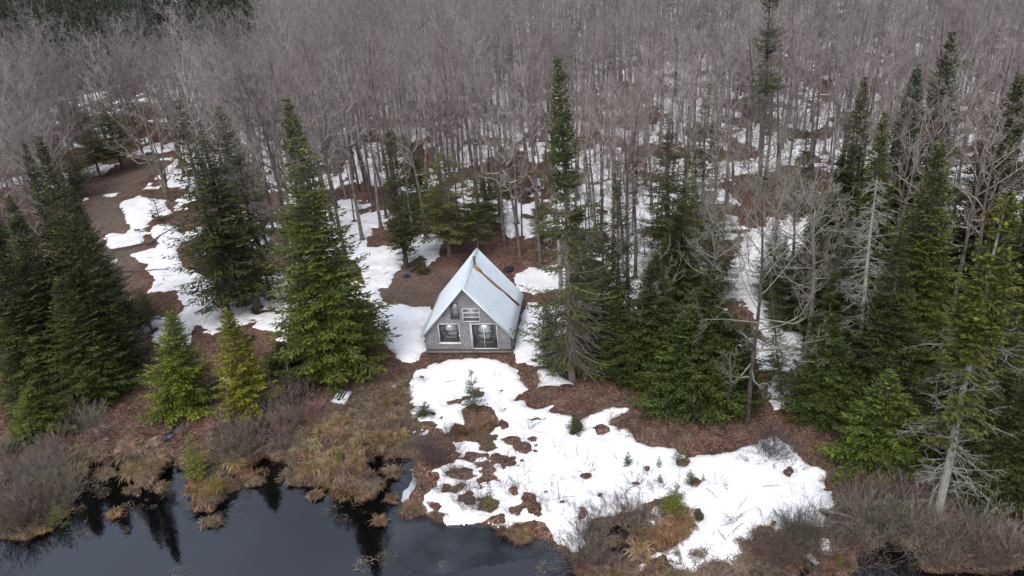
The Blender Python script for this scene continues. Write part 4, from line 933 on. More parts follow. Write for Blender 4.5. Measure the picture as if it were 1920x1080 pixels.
# ------------------------------------------------------------------ shrubs, tussocks, stems
def shrub(seed, h, sp, ns=26, twig=.0065, n=(4, 3)):
    r = np.random.default_rng(seed); mb = MB(); a = r.uniform(0, 6.28, ns); e_ = r.uniform(.35, 1.35, ns); rb = r.uniform(0, .25, ns)*sp
    P = np.stack([np.cos(a)*rb, np.sin(a)*rb, np.full(ns, -.05)], -1); D = np.stack([np.cos(a)*np.cos(e_), np.sin(a)*np.cos(e_), np.sin(e_)], -1)
    L_ = h*r.uniform(.6, 1.15, ns); R_ = np.full(ns, .012); 
    for lev in range(3):
        m_ = len(P); cv = np.array([0, 0, .1])+r.normal(0, .3, (m_, 3)); ii = np.arange(m_)
        pos = lambda i, t: P[i]+(D[i]*t[:, None]+cv[i]*(t**2)[:, None]*.5)*L_[i][:, None]
        K = (4, 3, 2)[lev]
        for k in range(K): mb.segs(pos(ii, np.full(m_, k/K)), pos(ii, np.full(m_, (k+1)/K)), np.maximum(R_*(1-.7*k/K), twig), np.maximum(R_*(1-.7*(k+1)/K), twig*.7), 3)
        if lev == 2: break
        c = n[lev]; bi = np.repeat(ii, c); t = r.uniform(.25, 1, len(bi)); P2 = pos(bi, t); D2 = norm(D[bi]+r.normal(0, .5, (len(bi), 3))+np.array([0, 0, .3]))
        P, D, L_, R_ = P2, D2, L_[bi]*.42*r.uniform(.5, 1.2, len(bi)), R_[bi]*.6
    return mb.mesh('shrub', M_SHRUB)
SH = [shrub(71, 1.5, 1.2, 34), shrub(72, 1.3, 1.0, 30), shrub(73, 1.8, 1.2, 26), shrub(74, 1.1, 1.3, 36)]
SM = [shrub(75, .8, .4, 7, .004, (3, 2)), shrub(76, .7, .5, 9, .004, (3, 2)), shrub(77, .9, .3, 5, .004, (4, 2))]
def tuft(seed, nb_, h, sp, arch=.9):
    r = np.random.default_rng(seed); a = r.uniform(0, 6.28, nb_); rb = sp*.35*np.sqrt(r.random(nb_)); L_ = h*r.uniform(.6, 1.2, nb_)
    P = np.stack([np.cos(a)*rb, np.sin(a)*rb, np.full(nb_, -.05)], -1); out = np.stack([np.cos(a+r.normal(0, 1.3, nb_)), np.sin(a+r.normal(0, 1.3, nb_)), np.zeros(nb_)], -1)
    w_ = np.stack([-out[:, 1], out[:, 0], np.zeros(nb_)], -1)*.014; lean = r.uniform(.25, 1., nb_)[:, None]*arch; Lh = L_[:, None]
    A = P; B_ = P+(out*lean*.35+np.array([0, 0, .62]))*Lh; C_ = P+(out*lean*.85+np.array([0, 0, .62]))*Lh; D_ = P+(out*lean*1.25+np.array([0, 0, .28]))*Lh
    V = np.stack([A-w_, A+w_, B_+w_, B_-w_, C_+w_*.8, C_-w_*.8, D_+w_*.2, D_-w_*.2], 1)
    f = np.array([(0, 1, 2, 3), (3, 2, 4, 5), (5, 4, 6, 7)]); F = (np.arange(nb_)*8)[:, None, None]+f[None]
    return mesh_np('grass_tussock', V.reshape(-1, 3), F.reshape(-1, 4), M_GRASS)
TU = [tuft(81, 260, .42, .9), tuft(82, 220, .36, 1.0, 1.1), tuft(83, 200, .45, .8, 1.2)]
def inreg(P): 
    P_ = np.array(P); x0, y0 = P_.min(0); x1, y1 = P_.max(0)
    while True:
        x, y = rr.uniform(x0, x1), rr.uniform(y0, y1)
        if inpoly(x, y, P)[0] > 0: return x, y
def one(name, me, px, py, s, tint, label, cat, group, sz=None, minz=None):
    p = ground_pt(px, py)
    if minz is not None and p[2] < minz: return None
    o = link(name, me, loc=(p[0], p[1], p[2])); o.rotation_euler = (rr.gauss(0, .08), rr.gauss(0, .08), rr.uniform(0, 6.28)); o.scale = (s, s, s*(sz or 1)); o.color = (*tint, 1)
    tag(o, label, cat, group, at=(px, py), auto=True); return o
SHRUB_REG = [
 ([(150,300),(210,285),(180,330),(150,380),(120,370)], 10, (.9, 1.5), (1.1, 1.05, 1.05), 'grey leafless shrub beside the trail'),
 ([(800,790),(1000,790),(1010,960),(800,950)], 12, (.3, .5), (.8, .78, .75), 'small dark leafless shrub in melting snow'),  # polygon, count, scale, tint, label
 ([(-10,850),(110,830),(150,880),(150,940),(100,980),(40,1015),(-10,1020)], 38, (.7, 1.15), (1.05, 1.05, 1.05), 'grey leafless shrub'),
 ([(110,765),(200,770),(215,820),(180,850),(110,840)], 9, (.8, 1.2), (1, 1, 1.05), 'grey leafless shrub'),
 ([(395,800),(440,780),(520,790),(600,770),(620,810),(560,850),(500,862),(430,870),(400,850)], 26, (.6, 1.1), (1.05, 1.0, 1.03), 'grey leafless shrub in a thicket'),
 ([(505,740),(570,750),(590,790),(520,790)], 7, (.7, 1.1), (1, .9, .95), 'reddish bare shrub'),
 ([(770,835),(850,840),(860,865),(800,880),(770,870)], 8, (.5, .8), (.8, .8, .9), 'low dark shrub'),
 ([(1115,985),(1175,970),(1215,985),(1200,1060),(1120,1075),(1080,1075),(1100,1020)], 16, (.7, 1.2), (1, .98, .95), 'grey brown shrub'),
 ([(1420,1000),(1480,990),(1540,1000),(1600,1000),(1640,1050),(1560,1078),(1450,1078),(1420,1040)], 22, (.6, 1.0), (.85, .8, .76), 'tangled bare shrub'),
 ([(1560,960),(1700,940),(1760,990),(1900,985),(1930,1078),(1640,1078),(1600,1010)], 50, (.6, 1.25), (1.05, 1.02, .98), 'tangled bare shrub'),
 ([(1570,900),(1640,915),(1750,930),(1720,950),(1600,950)], 10, (.6, 1.), (1, .85, .8), 'brown bare shrub'),
 ([(1700,590),(1790,640),(1780,760),(1700,760)], 5, (.8, 1.2), (.7, .65, .65), 'dark bare shrub'),
 ([(200,560),(250,590),(255,660),(215,680)], 5, (.7, 1.1), (.9, .8, .75), 'brown bare shrub'),
 ([(1440,820),(1500,845),(1490,875),(1430,860)], 5, (.6, 1.), (.8, .8, .8), 'bare shrub poking through snow'),
]
for P, n, (a, c), tn, lb in SHRUB_REG:
    for _ in range(n):
        x, y = inreg(P); one('bare_shrub', rr.choice(SH), x, y, rr.uniform(a, c), tuple(t*rr.uniform(.85, 1.15) for t in tn), lb, 'shrub', 'bare shrubs round the clearing', minz=WATER_Z-.25)
STEMS = [(950,860),(940,875),(955,895),(985,838),(1003,832),(965,905),(975,918),(990,930),(870,930),(882,925),(895,935),(905,880),(915,870),(1098,885),(1105,880),(1085,870),(1078,862),(1045,905),(1095,955),(1190,900),(1200,895),(1212,912),(1220,905),(1228,925),(1205,920),(1235,922),(1180,940),(1165,950),(1150,955),(1140,962),(1130,968),(1120,970),(1255,905),(1370,972),(1378,970),(1435,978),(1445,975),(1475,878),(1480,870),(1490,880),(1420,850),(1405,870),(1312,1035),(1345,915),(1360,920),(930,715),(935,760),(932,775),(875,900),(860,905),(1128,770),(1052,940),(1060,935),(785,720),(1000,705),(1520,985),(1390,860),(1288,1075)]
r12 = random.Random(12)
STEMS += [(r12.gauss(c[0], 30), r12.gauss(c[1], 14)) for c in [(955,890),(985,930),(1200,915),(1150,960),(1000,850),(880,935)] for _ in range(5)]
for x, y in STEMS:
    one('dwarf_shrub', rr.choice(SM), x, y, rr.uniform(.6, 1.15), (.75, .75, .8), 'thin twiggy dwarf shrub', 'shrub', 'twigs sticking out of the snow')
TUFT_REG = [
 ([(135,845),(215,850),(205,868),(155,880),(150,900)], 12, (.9, 1.3), (1.05, .98, .9), 'tan grass tussock'),
 ([(225,840),(300,830),(318,870),(290,902),(250,900),(235,870)], 22, (.9, 1.3), (1., .9, .84), 'tan grass tussock'),
 ([(350,905),(385,890),(415,915),(408,950),(380,955)], 10, (.8, 1.2), (1., .82, .6), 'golden grass tussock'),
 ([(420,878),(472,876),(470,905),(425,905)], 6, (1., 1.4), (.95, .85, .45), 'olive yellow grass tussock'),
 ([(385,985),(425,985),(420,1015),(385,1015)], 4, (.7, 1.), (.9, .75, .6), 'small grass tussock in the water'),
 ([(540,840),(600,800),(700,765),(765,800),(740,840),(690,850),(690,880),(650,895),(600,900),(560,890)], 44, (.9, 1.4), (1.05, .92, .74), 'golden brown grass tussock'),
 ([(590,925),(650,900),(680,925),(640,945),(600,945)], 7, (.9, 1.2), (1.15, .98, .75), 'golden grass tussock'),
 ([(690,880),(770,880),(765,935),(745,950),(700,920)], 9, (.8, 1.1), (.9, .75, .65), 'brown grass tussock'),
 ([(755,950),(830,965),(835,985),(770,980)], 7, (.6, .9), (.8, .7, .6), 'dark grass tussock'),
 ([(945,1000),(1000,985),(1010,1010),(960,1015)], 6, (.7, 1.), (.9, .72, .5), 'brown grass tussock'),
 ([(1170,1000),(1285,960),(1290,1000),(1220,1035),(1180,1040)], 18, (.8, 1.3), (1.1, .92, .72), 'orange tan grass tussock'),
 ([(1100,1030),(1160,1045),(1180,1080),(1080,1080)], 9, (.7, 1.1), (.85, .72, .6), 'brown grass tussock'),
 ([(70,960),(150,930),(140,960),(60,1005)], 9, (.8, 1.1), (1., .85, .6), 'tan grass tussock'),
 ([(375,1076),(600,1074),(620,1090),(375,1090)], 8, (.4, .65), (1., .8, .65), 'flattened grass tussock'),
 ([(845,785),(925,780),(925,812),(850,815)], 9, (.6, .9), (.8, .6, .5), 'dark brown grass tussock'),
 ([(1480,1040),(1560,1010),(1600,1078),(1490,1078)], 6, (.6, 1.), (.8, .65, .5), 'brown grass tussock'),
 ([(690,760),(760,720),(770,770),(720,800)], 9, (.5, .8), (.9, .8, .5), 'low olive grass tussock'),
]
for cx, cy, rx, ry in HUM:
    if cy < 1080: TUFT_REG.append(([(cx-rx*.8, cy), (cx, cy-ry*.8), (cx+rx*.8, cy), (cx, cy+ry*.8)], max(2, int(rx*ry/75)), (.55, .95), (1.0, .86, .68), 'tan hummock tussock'))
for P, n, (a, c), tn, lb in TUFT_REG:
    for _ in range(n):
        x, y = inreg(P); one('grass_tussock', rr.choice(TU), x, y, rr.uniform(a, c), tuple(t*rr.uniform(.85, 1.15) for t in tn), lb, 'grass tussock', 'grass tussocks of the marsh', sz=rr.uniform(.7, 1), minz=WATER_Z-.35)
# thin dead grass and litter over the marsh
gp = []
for P, dn in [(GRASSY[0], 1500), (GRASSY[1], 260), (GRASSY[3], 350), ([(560,700),(760,690),(760,760),(560,780)], 160), ([(1000,700),(1200,730),(1600,880),(1560,930),(1450,820),(1200,830),(1020,760)], 200), ([(1560,900),(1900,900),(1910,1080),(1560,1080)], 500), ([(280,640),(520,700),(520,800),(120,820)], 260)]:
    for _ in range(dn):
        x, y = inreg(P); p = ground_pt(x, y)
        if p[2] > WATER_Z-.1: gp.append(p)
for cx, cy, rx, ry in HUM:
    for _ in range(int(rx*ry/14)): gp.append(ground_pt(cx+rr.gauss(0, rx*.4), cy+rr.gauss(0, ry*.4)))
gp = np.array([p for p in gp if p[2] > WATER_Z-.1]); n_ = len(gp); s_ = r9.uniform(.3, .85, n_)
o = scatter('dead_grass', [tuft(85, 60, .45, .8, 1.2), tuft(86, 40, .35, 1., 1.3), shrub(87, .5, .6, 8, .004, (3, 3))], gp, r9.uniform(0, 6.28, n_), np.c_[s_, s_, s_*.8], r9.integers(0, 3, n_))
tag(o, 'thin dead grass and twigs covering the marshy ground', 'grass')

lt = []
for P, dn in [(BROWN[7], 130), (BROWN[5], 120), (BROWN[1], 70), (BROWN[6], 40), ([(1560,880),(1900,900),(1880,960),(1560,940)], 90), ([(165,470),(240,480),(290,700),(220,760)], 110), ([(860,420),(1010,440),(1000,500),(940,500)], 60), (SNOW_MAIN, 36), (SNOW_MORE[4], 30), (SNOW_MORE[7], 30)]:
    for _ in range(dn): lt.append(ground_pt(*inreg(P))+np.array([0, 0, .05 if P in BROWN else (.2 if P in SNOW_MORE or P is SNOW_MAIN else .05)]))
lt = np.array(lt); n_ = len(lt); s_ = r9.uniform(.3, 1.0, n_)
M_BEAM_ = noise_mat('fallen_wood', [(.3, (.07, .06, .05)), (.7, (.22, .2, .175))], 3)
def stick(seed):
    r_ = np.random.default_rng(seed); mb = MB(); P = np.array([[0, 0, .02], [.5, .06, .05], [.95, -.04, .03]]); mb.segs(P[:-1], P[1:], [.022, .015], [.015, .007], 4)
    q = r_.uniform(.2, .8, 5); a = np.stack([q, 0*q, 0*q+.03], -1); mb.segs(a, a+np.stack([r_.uniform(.1, .25, 5), r_.normal(0, .2, 5), r_.uniform(0, .12, 5)], -1), .008, .004, 3); return mb.mesh('stick', M_BEAM_)
o = scatter('fallen_twigs', [stick(1), stick(2), stick(3)], lt, r9.uniform(0, 6.28, n_), np.c_[s_, s_, s_], r9.integers(0, 3, n_))
tag(o, 'small fallen sticks strewn over leaves and snow', 'twigs')
fd = []
for P, dn in [([(150,880),(740,860),(760,1000),(600,1085),(120,1085)], 260), ([(360,1030),(1050,1020),(1060,1085),(360,1085)], 60), ([(1100,990),(1230,1000),(1180,1085),(1060,1085)], 60), ([(1480,1020),(1910,1030),(1910,1085),(1480,1085)], 80)]:
    for _ in range(dn):
        x, y = inreg(P); p = G(x, y, WATER_Z)
        if gz(p[0], p[1]) < WATER_Z and fbm(np.array([p[0]*.5]), np.array([p[1]*.5]), 3, 95)[0] > .53-.12*(y < 930): fd.append((p[0], p[1], WATER_Z+.01))
fd = np.array(fd); n_ = len(fd); s_ = r9.uniform(.25, .75, n_)
o = scatter('floating_weeds', [tuft(88, 60, .22, 1.9, 1.4), shrub(89, .35, .5, 9, .004, (4, 3)), shrub(90, .5, .7, 5, .004, (3, 2))], fd, r9.uniform(0, 6.28, n_), np.c_[s_, s_, s_*.45], r9.integers(0, 3, n_))
tag(o, 'drowned grass and twigs floating near the pond edge', 'water weeds')
# ------------------------------------------------------------------ fallen logs
def log(pts, r0, label, mat=M_BARKC, lift=.12):
    P = np.array([ground_pt(*p)+np.array([0, 0, lift+r0]) for p in pts]); t = np.linspace(0, 1, 14); s = np.linspace(0, 1, len(P))
    Q = np.stack([np.interp(t, s, P[:, i]) for i in range(3)], -1); o_ = Q[0].copy(); Q = Q-o_; mb = MB(); mb.tube(Q, r0*(1-t*.55), 8)
    rg = np.random.default_rng(int(pts[0][0])); k = rg.integers(2, 12, 10); d = rg.normal(0, 1, (10, 3)); d[:, 2] = abs(d[:, 2])
    mb.segs(Q[k], Q[k]+norm(d)*.45, r0*.25, .006, 4)
    tag(link('fallen_log', mb.mesh('fallen_log', mat), loc=o_), label, 'log')
log([(208,473),(245,466),(285,456)], .11, 'dark fallen log across snow on the trail')
log([(276,462),(310,440),(345,420)], .10, 'thin dark fallen log slanting up right over snow by the trail')
log([(204,511),(260,511),(318,508)], .08, 'straight reddish pole lying across the trail')
log([(1537,962),(1580,972),(1626,985)], .11, 'grey brown log at the right tip of the snow patch', M_PALE)
log([(1545,984),(1590,990),(1630,992)], .07, 'thin pole just below the log at the right tip of the snow', M_PALE)
log([(770,512),(785,500),(797,490)], .10, 'dark log propped behind the cabin on the left')
log([(1170,752),(1178,742),(1210,735)], .05, 'thin branch on brown leaves before the dense fir clump')
# ------------------------------------------------------------------ dark lumps lying about
def lump(name, px, py, w_, h_, col, label, cat, seed, rough=.5, lift=0.):
    import bmesh
    p = ground_pt(px, py); bm = bmesh.new(); bmesh.ops.create_icosphere(bm, subdivisions=4, radius=1)
    for v_ in bm.verts:
        c = v_.co; n = 1+.35*(fbm(np.array([c.x*1.7+seed]), np.array([c.y*1.7+c.z*1.3]), 3, seed)[0]-.5)*2; n += .1*math.sin(c.x*9+c.z*7+seed)
        v_.co = Vector((c.x*w_*n, c.y*w_*n*.8, max(-.05, c.z*h_*n)))
    me = bpy.data.meshes.new(name); bm.to_mesh(me); bm.free(); me.materials.append(noise_mat(name+'_surface', [(.3, tuple(c*.6 for c in col)), (.7, col)], 5, rough=rough, bump=.03, bscale=9))
    o = link(name, me, loc=(p[0], p[1], p[2]+lift)); tag(o, label, cat)
lump('tarpaulin', 953, 508, .42, .35, (.03, .032, .035), 'crumpled black tarpaulin right behind the cabin roof', 'tarpaulin', 3, .35, .1)
lump('bag', 763, 520, .28, .3, (.03, .035, .08), 'small dark blue bag on leaves behind the cabin', 'bag', 4, .35)
lump('stump', 288, 409, .16, .3, (.02, .017, .015), 'small black stump on snow beside the trail', 'stump', 5, .9, .1)
lump('tarpaulin', 466, 636, .5, .3, (.018, .016, .018), 'black crumpled sheet on leaves left of the biggest fir', 'tarpaulin', 6, .5)
for i, (x, y, s_) in enumerate([(1422,560,.12), (1458,588,.32), (1470,604,.28), (1735,640,.4), (1765,712,.35), (1750,735,.4), (1480,607,.2)]):
    lump('rock', x, y, s_*1.2, s_, (.09, .08, .07), ['tiny dark rock high in the snowy gap', 'dark round rock in the snowy gap, the larger upper one', 'dark flat rock in the snowy gap', 'dark rock in shade behind the leaning trunk', 'dark wet rock beside the snow behind the leaning trunk', 'lowest dark rock behind the leaning trunk', 'small rock right of the flat rock in the snowy gap'][i], 'rock', 10+i, .7, .1)
# clumps of old snow lodged in the little sapling
for i, (x, y, w_) in enumerate([(534,668,.2), (538,690,.22), (545,700,.14)]):
    pass

# ------------------------------------------------------------------ cabin
cab = link('cabin', None, loc=(X0, Y0c, 0)); cab.rotation_euler = (0, 0, -YAW)
tag(cab, 'small weathered grey cabin with steep corrugated metal roof in the clearing', 'cabin')
def osb():
    m_, t, b = newmat('weathered_flakeboard'); tc_ = N(t, 'ShaderNodeTexCoord'); v = N(t, 'ShaderNodeTexVoronoi', Scale=24); mp = N(t, 'ShaderNodeMapping'); mp.inputs['Scale'].default_value = (1, 1, .6)
    t.links.new(tc_.outputs['Object'], mp.inputs[0]); t.links.new(mp.outputs[0], v.inputs['Vector']); s = N(t, 'ShaderNodeSeparateColor'); t.links.new(v.outputs['Color'], s.inputs[0])
    r = ramp(t, [(0, (.13, .128, .138)), (.5, (.175, .172, .182)), (.85, (.225, .222, .23)), (1, (.32, .315, .32))]); t.links.new(s.outputs[0], r.inputs[0])
    n = N(t, 'ShaderNodeTexNoise', Scale=1.1, Detail=5); t.links.new(tc_.outputs['Object'], n.inputs['Vector']); r2 = ramp(t, [(.35, (.78, .77, .8)), (.65, (1.1, 1.08, 1.06))]); t.links.new(n.outputs['Fac'], r2.inputs[0])
    t.links.new(mixc(t, r.outputs[0], r2.outputs[0], 1., 'MULTIPLY'), b.inputs['Base Color']); b.inputs['Roughness'].default_value = .95
    return m_
M_OSB = osb()
M_ROOF = noise_mat('galvanised_sheet', [(.3, (.56, .64, .69)), (.7, (.68, .76, .80))], 1.3, rough=.42, spec=.6, detail=8)
M_ROOF.node_tree.nodes['Principled BSDF'].inputs['Metallic'].default_value = 0
M_WHITE = noise_mat('old_white_paint', [(.3, (.5, .49, .48)), (.6, (.7, .69, .68))], 8, rough=.6)
M_BEAM = noise_mat('grey_beam', [(.3, (.11, .1, .095)), (.7, (.24, .225, .21))], 5, stretch=(.3, 1, 1), rough=.9)
M_DARK = noise_mat('near_black', [(.3, (.02, .018, .017)), (.7, (.04, .036, .033))], 5)  # near-black colour, also painted in for shade in the sill gap and seat hole
m_, t_, b_ = newmat('window_glass'); b_.inputs['Base Color'].default_value = (.045, .052, .056, 1); b_.inputs['Roughness'].default_value = .04; b_.inputs['IOR'].default_value = 2.3; M_GLASS = m_
m_, t_, b_ = newmat('hazy_glass'); b_.inputs['Base Color'].default_value = (.14, .15, .155, 1); b_.inputs['Roughness'].default_value = .12; b_.inputs['IOR'].default_value = 1.9; M_GLASS2 = m_
def wallmesh(name, outline, holes, y0, th, mat):
    """front wall in x,z with rectangular openings: cells of a cut grid clipped under the gable"""
    import bmesh
    xs = sorted(set([0, W, W/2]+[h[0] for h in holes]+[h[2] for h in holes])); zs = sorted(set([0, HE, HA]+[h[1] for h in holes]+[h[3] for h in holes]))
    top = lambda x: HE+(HA-HE)*(1-abs(x-W/2)/(W/2))-.05
    xs = sorted(set(xs+[i*W/40 for i in range(41)])); V, F = [], []
    bm = bmesh.new()
    for i in range(len(xs)-1):
        xa, xb = xs[i], xs[i+1]
        for j in range(len(zs)-1):
            za, zb = zs[j], zs[j+1]
            if any(h[0]-1e-6 <= xa and xb <= h[2]+1e-6 and h[1]-1e-6 <= za and zb <= h[3]+1e-6 for h in holes): continue
            zta, ztb = min(zb, top(xa)), min(zb, top(xb))
            if zta <= za+1e-4 and ztb <= za+1e-4: continue
            zta, ztb = max(zta, za), max(ztb, za)
            vs = [bm.verts.new((xa, y0, za)), bm.verts.new((xb, y0, za)), bm.verts.new((xb, y0, ztb)), bm.verts.new((xa, y0, zta))]
            bm.faces.new(vs)
    bmesh.ops.remove_doubles(bm, verts=bm.verts, dist=1e-4)
    ret = bmesh.ops.extrude_face_region(bm, geom=bm.faces[:]); vs = [g for g in ret['geom'] if isinstance(g, bmesh.types.BMVert)]
    bmesh.ops.translate(bm, verts=vs, vec=(0, th, 0)); bmesh.ops.recalc_face_normals(bm, faces=bm.faces)
    me = bpy.data.meshes.new(name); bm.to_mesh(me); bm.free(); me.materials.append(mat); return me
WIN = (1.07, .55, 2.60, 2.09); DOOR = (3.44, .05, 5.27, 2.08); UP = (2.05, 2.42, 2.72, 3.78); LOU = (2.93, 2.25, 4.13, 3.28)
fw_ = link('front_wall', wallmesh('front_wall', None, [WIN, DOOR, UP, LOU], 0, .12, M_OSB), cab, (0, 0, ZB))
bw_ = link('back_wall', wallmesh('back_wall', None, [], DP-.42, .12, M_OSB), cab, (0, 0, ZB))
for x_ in (.06, W-.06):
    mb = MB(); mb.box((x_, DP/2-.15, ZB+HE/2-.04), (.12, DP-.54, HE-.09)); link('side_wall', mb.mesh('side_wall', M_OSB), cab)
mb = MB(); mb.box((W/2, -.03, .17), (W+.02, .16, .2)); mb.box((.1, DP/2-.15, .17), (.16, DP-.5, .2)); mb.box((W-.1, DP/2-.15, .17), (.16, DP-.5, .2)); link('foundation_beam', mb.mesh('foundation_beam', M_BEAM), cab)
mb = MB(); mb.box((W/2, .02, .305), (W-.04, .08, .08)); link('sill_gap_shade', mb.mesh('sill_gap_shade', M_DARK), cab)  # solid dark strip: the gap's shade under the siding is put into its colour
for x_ in (.12, 2.1, 4.2, W-.1):
    mb = MB(); mb.box((x_, .1, -.02), (.22, .3, .2)); link('footing', mb.mesh('footing', M_BEAM), cab)
def frame(name, R, fw, proud, mat, bars_v=(), bars_h=(), glass=M_GLASS):
    x0, z0, x1, z1 = R; mb = MB(); y = -proud/2+.03; th = proud+.06; z0 += ZB; z1 += ZB
    mb.box(((x0+x1)/2, y, z1-fw/2), (x1-x0, th, fw)); mb.box(((x0+x1)/2, y, z0+fw/2), (x1-x0, th, fw))
    mb.box((x0+fw/2, y, (z0+z1)/2), (fw, th, z1-z0-2*fw)); mb.box((x1-fw/2, y, (z0+z1)/2), (fw, th, z1-z0-2*fw))
    for b in bars_v: mb.box((b, y+.004, (z0+z1)/2), (fw*.9, th-.01, z1-z0-2*fw))
    for b in bars_h: mb.box(((x0+x1)/2, y+.004, b+ZB), (x1-x0-2*fw, th-.01, fw*.7))
    o = link(name, mb.mesh(name+'_frame', mat), cab); g = MB(); g.box(((x0+x1)/2, .05, (z0+z1)/2), (x1-x0-fw, .012, z1-z0-fw)); link('pane', g.mesh('pane', glass), o); return o
f_ = frame('window', WIN, .04, .05, M_WHITE); f_['label'] = 'large white framed window'
mb = MB(); mb.box(((WIN[0]+WIN[2])/2, -.07, WIN[1]+ZB-.02), (WIN[2]-WIN[0]+.12, .14, .05)); link('sill', mb.mesh('sill', M_WHITE), f_)
mb = MB(); mb.box((WIN[2]-.03, -.05, 1.15+ZB), (.1, .06, .14)); link('latch', mb.mesh('latch', M_WHITE), f_)
d_ = frame('sliding_door', DOOR, .04, .05, M_WHITE, bars_v=(4.33,)); mb = MB(); mb.box((3.56, -.05, 1.0+ZB), (.04, .05, .22)); link('handle', mb.mesh('handle', M_BEAM), d_)
mb = MB(); mb.box((DOOR[0]-.05, -.02, 1.06+ZB), (.05, .05, 2.1)); link('door_trim', mb.mesh('door_trim', M_WHITE), cab)
mb = MB()
u_ = frame('boarded_window', UP, .05, .04, M_BEAM, glass=M_GLASS2); u_['label'] = 'narrow grey upper window'
l_ = frame('louvered_window', LOU, .04, .05, M_WHITE, bars_h=(2.6, 2.93), glass=M_GLASS2); l_['label'] = 'small white window with three horizontal lights'
# corrugated roof slopes
def slope(side):
    # from ridge to eave, ribs run down the slope
    xr, xe = W/2, (-OE-.12 if side < 0 else W+OE+.12); zr = HA+ZB+.02
    g_ = (HA-HE)/(W/2); ze = zr-g_*abs(xe-xr)
    y0, y1 = -OV, DP; ny_ = int((y1-y0)/.0225); ys = np.linspace(y0, y1, ny_); nrm_ = norm(np.array([(g_ if side > 0 else -g_), 0, 1.]))
    tt_ = np.linspace(0, 1, 8); V = []; 
    for lay in (0, -.035):
        for t in tt_:
            for yy in ys:
                w2 = .06*max(0, math.cos(yy*2*math.pi/.36))**2
                sagz = -.012*math.sin(t*3.1)*(1+.5*math.sin(yy))
                V.append(np.array([xr+(xe-xr)*t, yy, zr+(ze-zr)*t])+nrm_*(w2+lay+sagz))
    F = []; n1 = len(ys); nt1 = len(tt_)
    for L0 in (0, 1):
        o = L0*n1*nt1
        for i in range(nt1-1):
            for j in range(n1-1): F.append((o+i*n1+j, o+i*n1+j+1, o+(i+1)*n1+j+1, o+(i+1)*n1+j))
    o = n1*nt1
    for j in range(n1-1): a = (nt1-1)*n1+j; F.append((a, a+1, a+1+o, a+o))
    for i in range(nt1-1):
        for e0 in (0, n1-1): a = i*n1+e0; F.append((a, a+n1, a+n1+o, a+o))
    me = mesh_np('roof', V, F, M_ROOF, True); return me
for s in (-1, 1): link('roof', slope(s), cab)
g_ = (HA-HE)/(W/2); an = math.atan(g_)
mb = MB()
for s in (-1, 1):
    R = Matrix.Rotation(s*an, 3, 'Y'); c = np.array([W/2+s*.085, DP/2-OV/2, HA+ZB+.065-g_*.085]); mb.box(c, (.21, DP+OV+.06, .012), np.array(R))
link('ridge_cap', mb.mesh('ridge_cap', M_ROOF), cab)
mb = MB()
for s in (-1, 1):                      # rake trim along the front gable edge
    R = np.array(Matrix.Rotation(s*an, 3, 'Y')); ln = (W/2+OE+.1)/math.cos(an); c = np.array([W/2+s*(W/2+OE+.1)/2, -OV-.018, HA+ZB-.03-g_*(W/2+OE+.1)/2]); mb.box(c, (ln, .03, .12), R)
link('rake_trim', mb.mesh('rake_trim', M_ROOF), cab)
# rusty flashing down the right slope, timber cricket and flue
M_RUST = noise_mat('rusty_flashing', [(.3, (.16, .05, .035)), (.6, (.32, .12, .085)), (.8, (.38, .2, .15))], 3, rough=.8, stretch=(1, 1, 1))
M_YEL = noise_mat('yellowed_board', [(.3, (.26, .15, .04)), (.7, (.48, .32, .12))], 5, rough=.8)
def on_slope(u, y, h=0.):            # u metres horizontally from ridge on right slope
    return np.array([W/2+u, y, HA+ZB+.02-g_*u])+norm(np.array([g_, 0, 1.]))*h
def strip(name, u0, u1, ya, yb, wd, th, mat):
    a, b = on_slope(u0, ya), on_slope(u1, yb); n = norm(np.array([g_, 0, 1.])); d = norm(b-a); s_ = np.cross(n, d)
    V = [];
    for p in (a, b):
        for sy in (-1, 1):
            for h in (.0, th): V.append(p+s_*sy*wd/2+n*h)
    F = [(0, 1, 3, 2), (4, 6, 7, 5), (0, 4, 5, 1), (2, 3, 7, 6), (1, 5, 7, 3), (0, 2, 6, 4)]
    return link(name, mesh_np(name, V, F, mat), cab)
strip('rusty_flashing', .45, 3.2, 3.70, 4.35, .28, .06, M_RUST); 
o = strip('timber_cricket', .16, .62, 3.62, 3.74, .30, .15, M_YEL)
mb = MB(); p_ = on_slope(.22, 3.95); mb.tube([p_+np.array([0, 0, -.1]), p_+np.array([0, 0, .62])], [.085, .085], 12); ch = link('chimney', mb.mesh('chimney', noise_mat('sooty_steel', [(.3, (.05, .05, .055)), (.7, (.16, .16, .17))], 6, rough=.4)), cab)
mb = MB(); mb.tube([p_+np.array([0, 0, .66]), p_+np.array([0, 0, .70]), p_+np.array([0, 0, .78])], [.13, .13, .02], 12); link('cap', mb.mesh('cap', M_BEAM), ch)
mb = MB(); mb.box((W-.02, -.05, .85), (.05, .05, 1.6)); link('corner_strip', mb.mesh('corner_strip', M_DARK), cab)  # dark upright strip at the right front corner, where the side wall shows

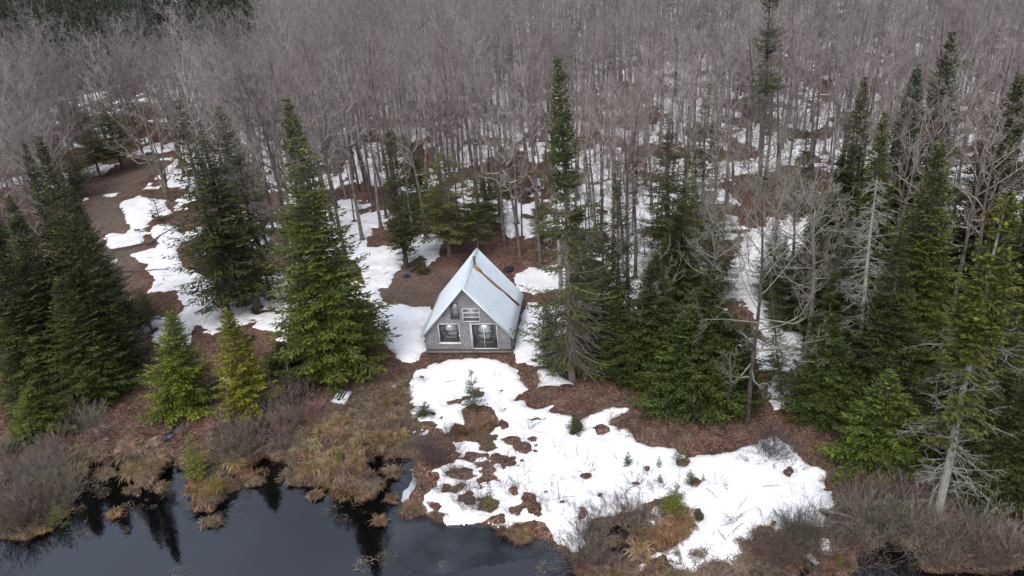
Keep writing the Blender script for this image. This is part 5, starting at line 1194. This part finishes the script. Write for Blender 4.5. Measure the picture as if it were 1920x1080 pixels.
# ------------------------------------------------------------------ pale box frame with a round hole under the biggest fir
p = ground_pt(637, 756); fb = link('seat_frame', None, loc=(p[0], p[1], p[2])); fb.scale = (.86, .86, .86); fb.rotation_euler = (math.radians(8), math.radians(3), math.radians(-18))
tag(fb, 'pale grey slatted seat frame with a round black hole under the biggest fir', 'bench')
M_PB = noise_mat('pale_board', [(.3, (.40, .41, .40)), (.7, (.60, .61, .6))], 6)
mb = MB(); mb.box((0, 0, .34), (1.0, .42, .05)); mb.box((0, -.23, .22), (1.02, .03, .28)); link('front_board', mb.mesh('front_board', M_PB), fb)
mb = MB(); mb.tube([(0, 0, .34), (0, 0, .372)], [.14, .14], 20); link('hole', mb.mesh('hole', M_DARK), fb)  # dark disc lying on the board; the opening's shade is its colour
for x_, w_ in ((-.42, .16), (-.18, .05), (.04, .05)): mb = MB(); mb.box((x_, .66, .335), (w_, .88, .035)); link('slat', mb.mesh('slat', M_PB), fb)
mb = MB(); mb.box((.36, .66, .335), (.28, .88, .035)); link('slat', mb.mesh('slat', M_PB), fb)
for x_ in (-.49, .52): mb = MB(); mb.box((x_, .42, .2), (.03, 1.35, .32)); link('side_board', mb.mesh('side_board', M_PB), fb)
mb = MB(); mb.box((0, .45, .03), (.96, 1.2, .03)); link('bottom_board', mb.mesh('bottom_board', M_DARK), fb)

# ------------------------------------------------------------------ labels: single each repeated thing out by where it stands
def where(px, py):
    cx = ['far left', 'left', 'left of centre', 'centre left', 'centre', 'centre right', 'right of centre', 'right', 'far right'][int(min(8, max(0, px/1920*9)))]
    rows = ['upper edge', 'upper forest', 'forest above roof height', 'forest behind the cabin', 'level of the roof', 'level of the cabin', 'level of the cabin door', 'below the cabin', 'near the pond', 'lower shore', 'bottom edge']
    return '%s, %s' % (cx, rows[int(min(10, max(0, py/1080*11)))])
groups = {}
for o, at in THINGS: groups.setdefault((o['label'], where(*at)), []).append((at[0], o))
ordw = ['leftmost', 'second', 'third', 'fourth', 'fifth', 'sixth', 'seventh', 'eighth', 'ninth', 'tenth', 'eleventh', 'twelfth', 'thirteenth', 'fourteenth', 'fifteenth', 'sixteenth', 'seventeenth', 'eighteenth', 'nineteenth', 'twentieth']
for (lb, wh), lst in groups.items():
    lst.sort(key=lambda a: a[0])
    for i, (_, o) in enumerate(lst):
        if len(lst) == 1: o['label'] = '%s, %s' % (lb, wh)
        elif i == len(lst)-1: o['label'] = 'rightmost %s, %s' % (lb, wh)
        elif i == 0: o['label'] = 'leftmost %s, %s' % (lb, wh)
        else: o['label'] = '%s, %s from left, %s' % (lb, ordw[i] if i < 20 else '%dth' % (i+1), wh)
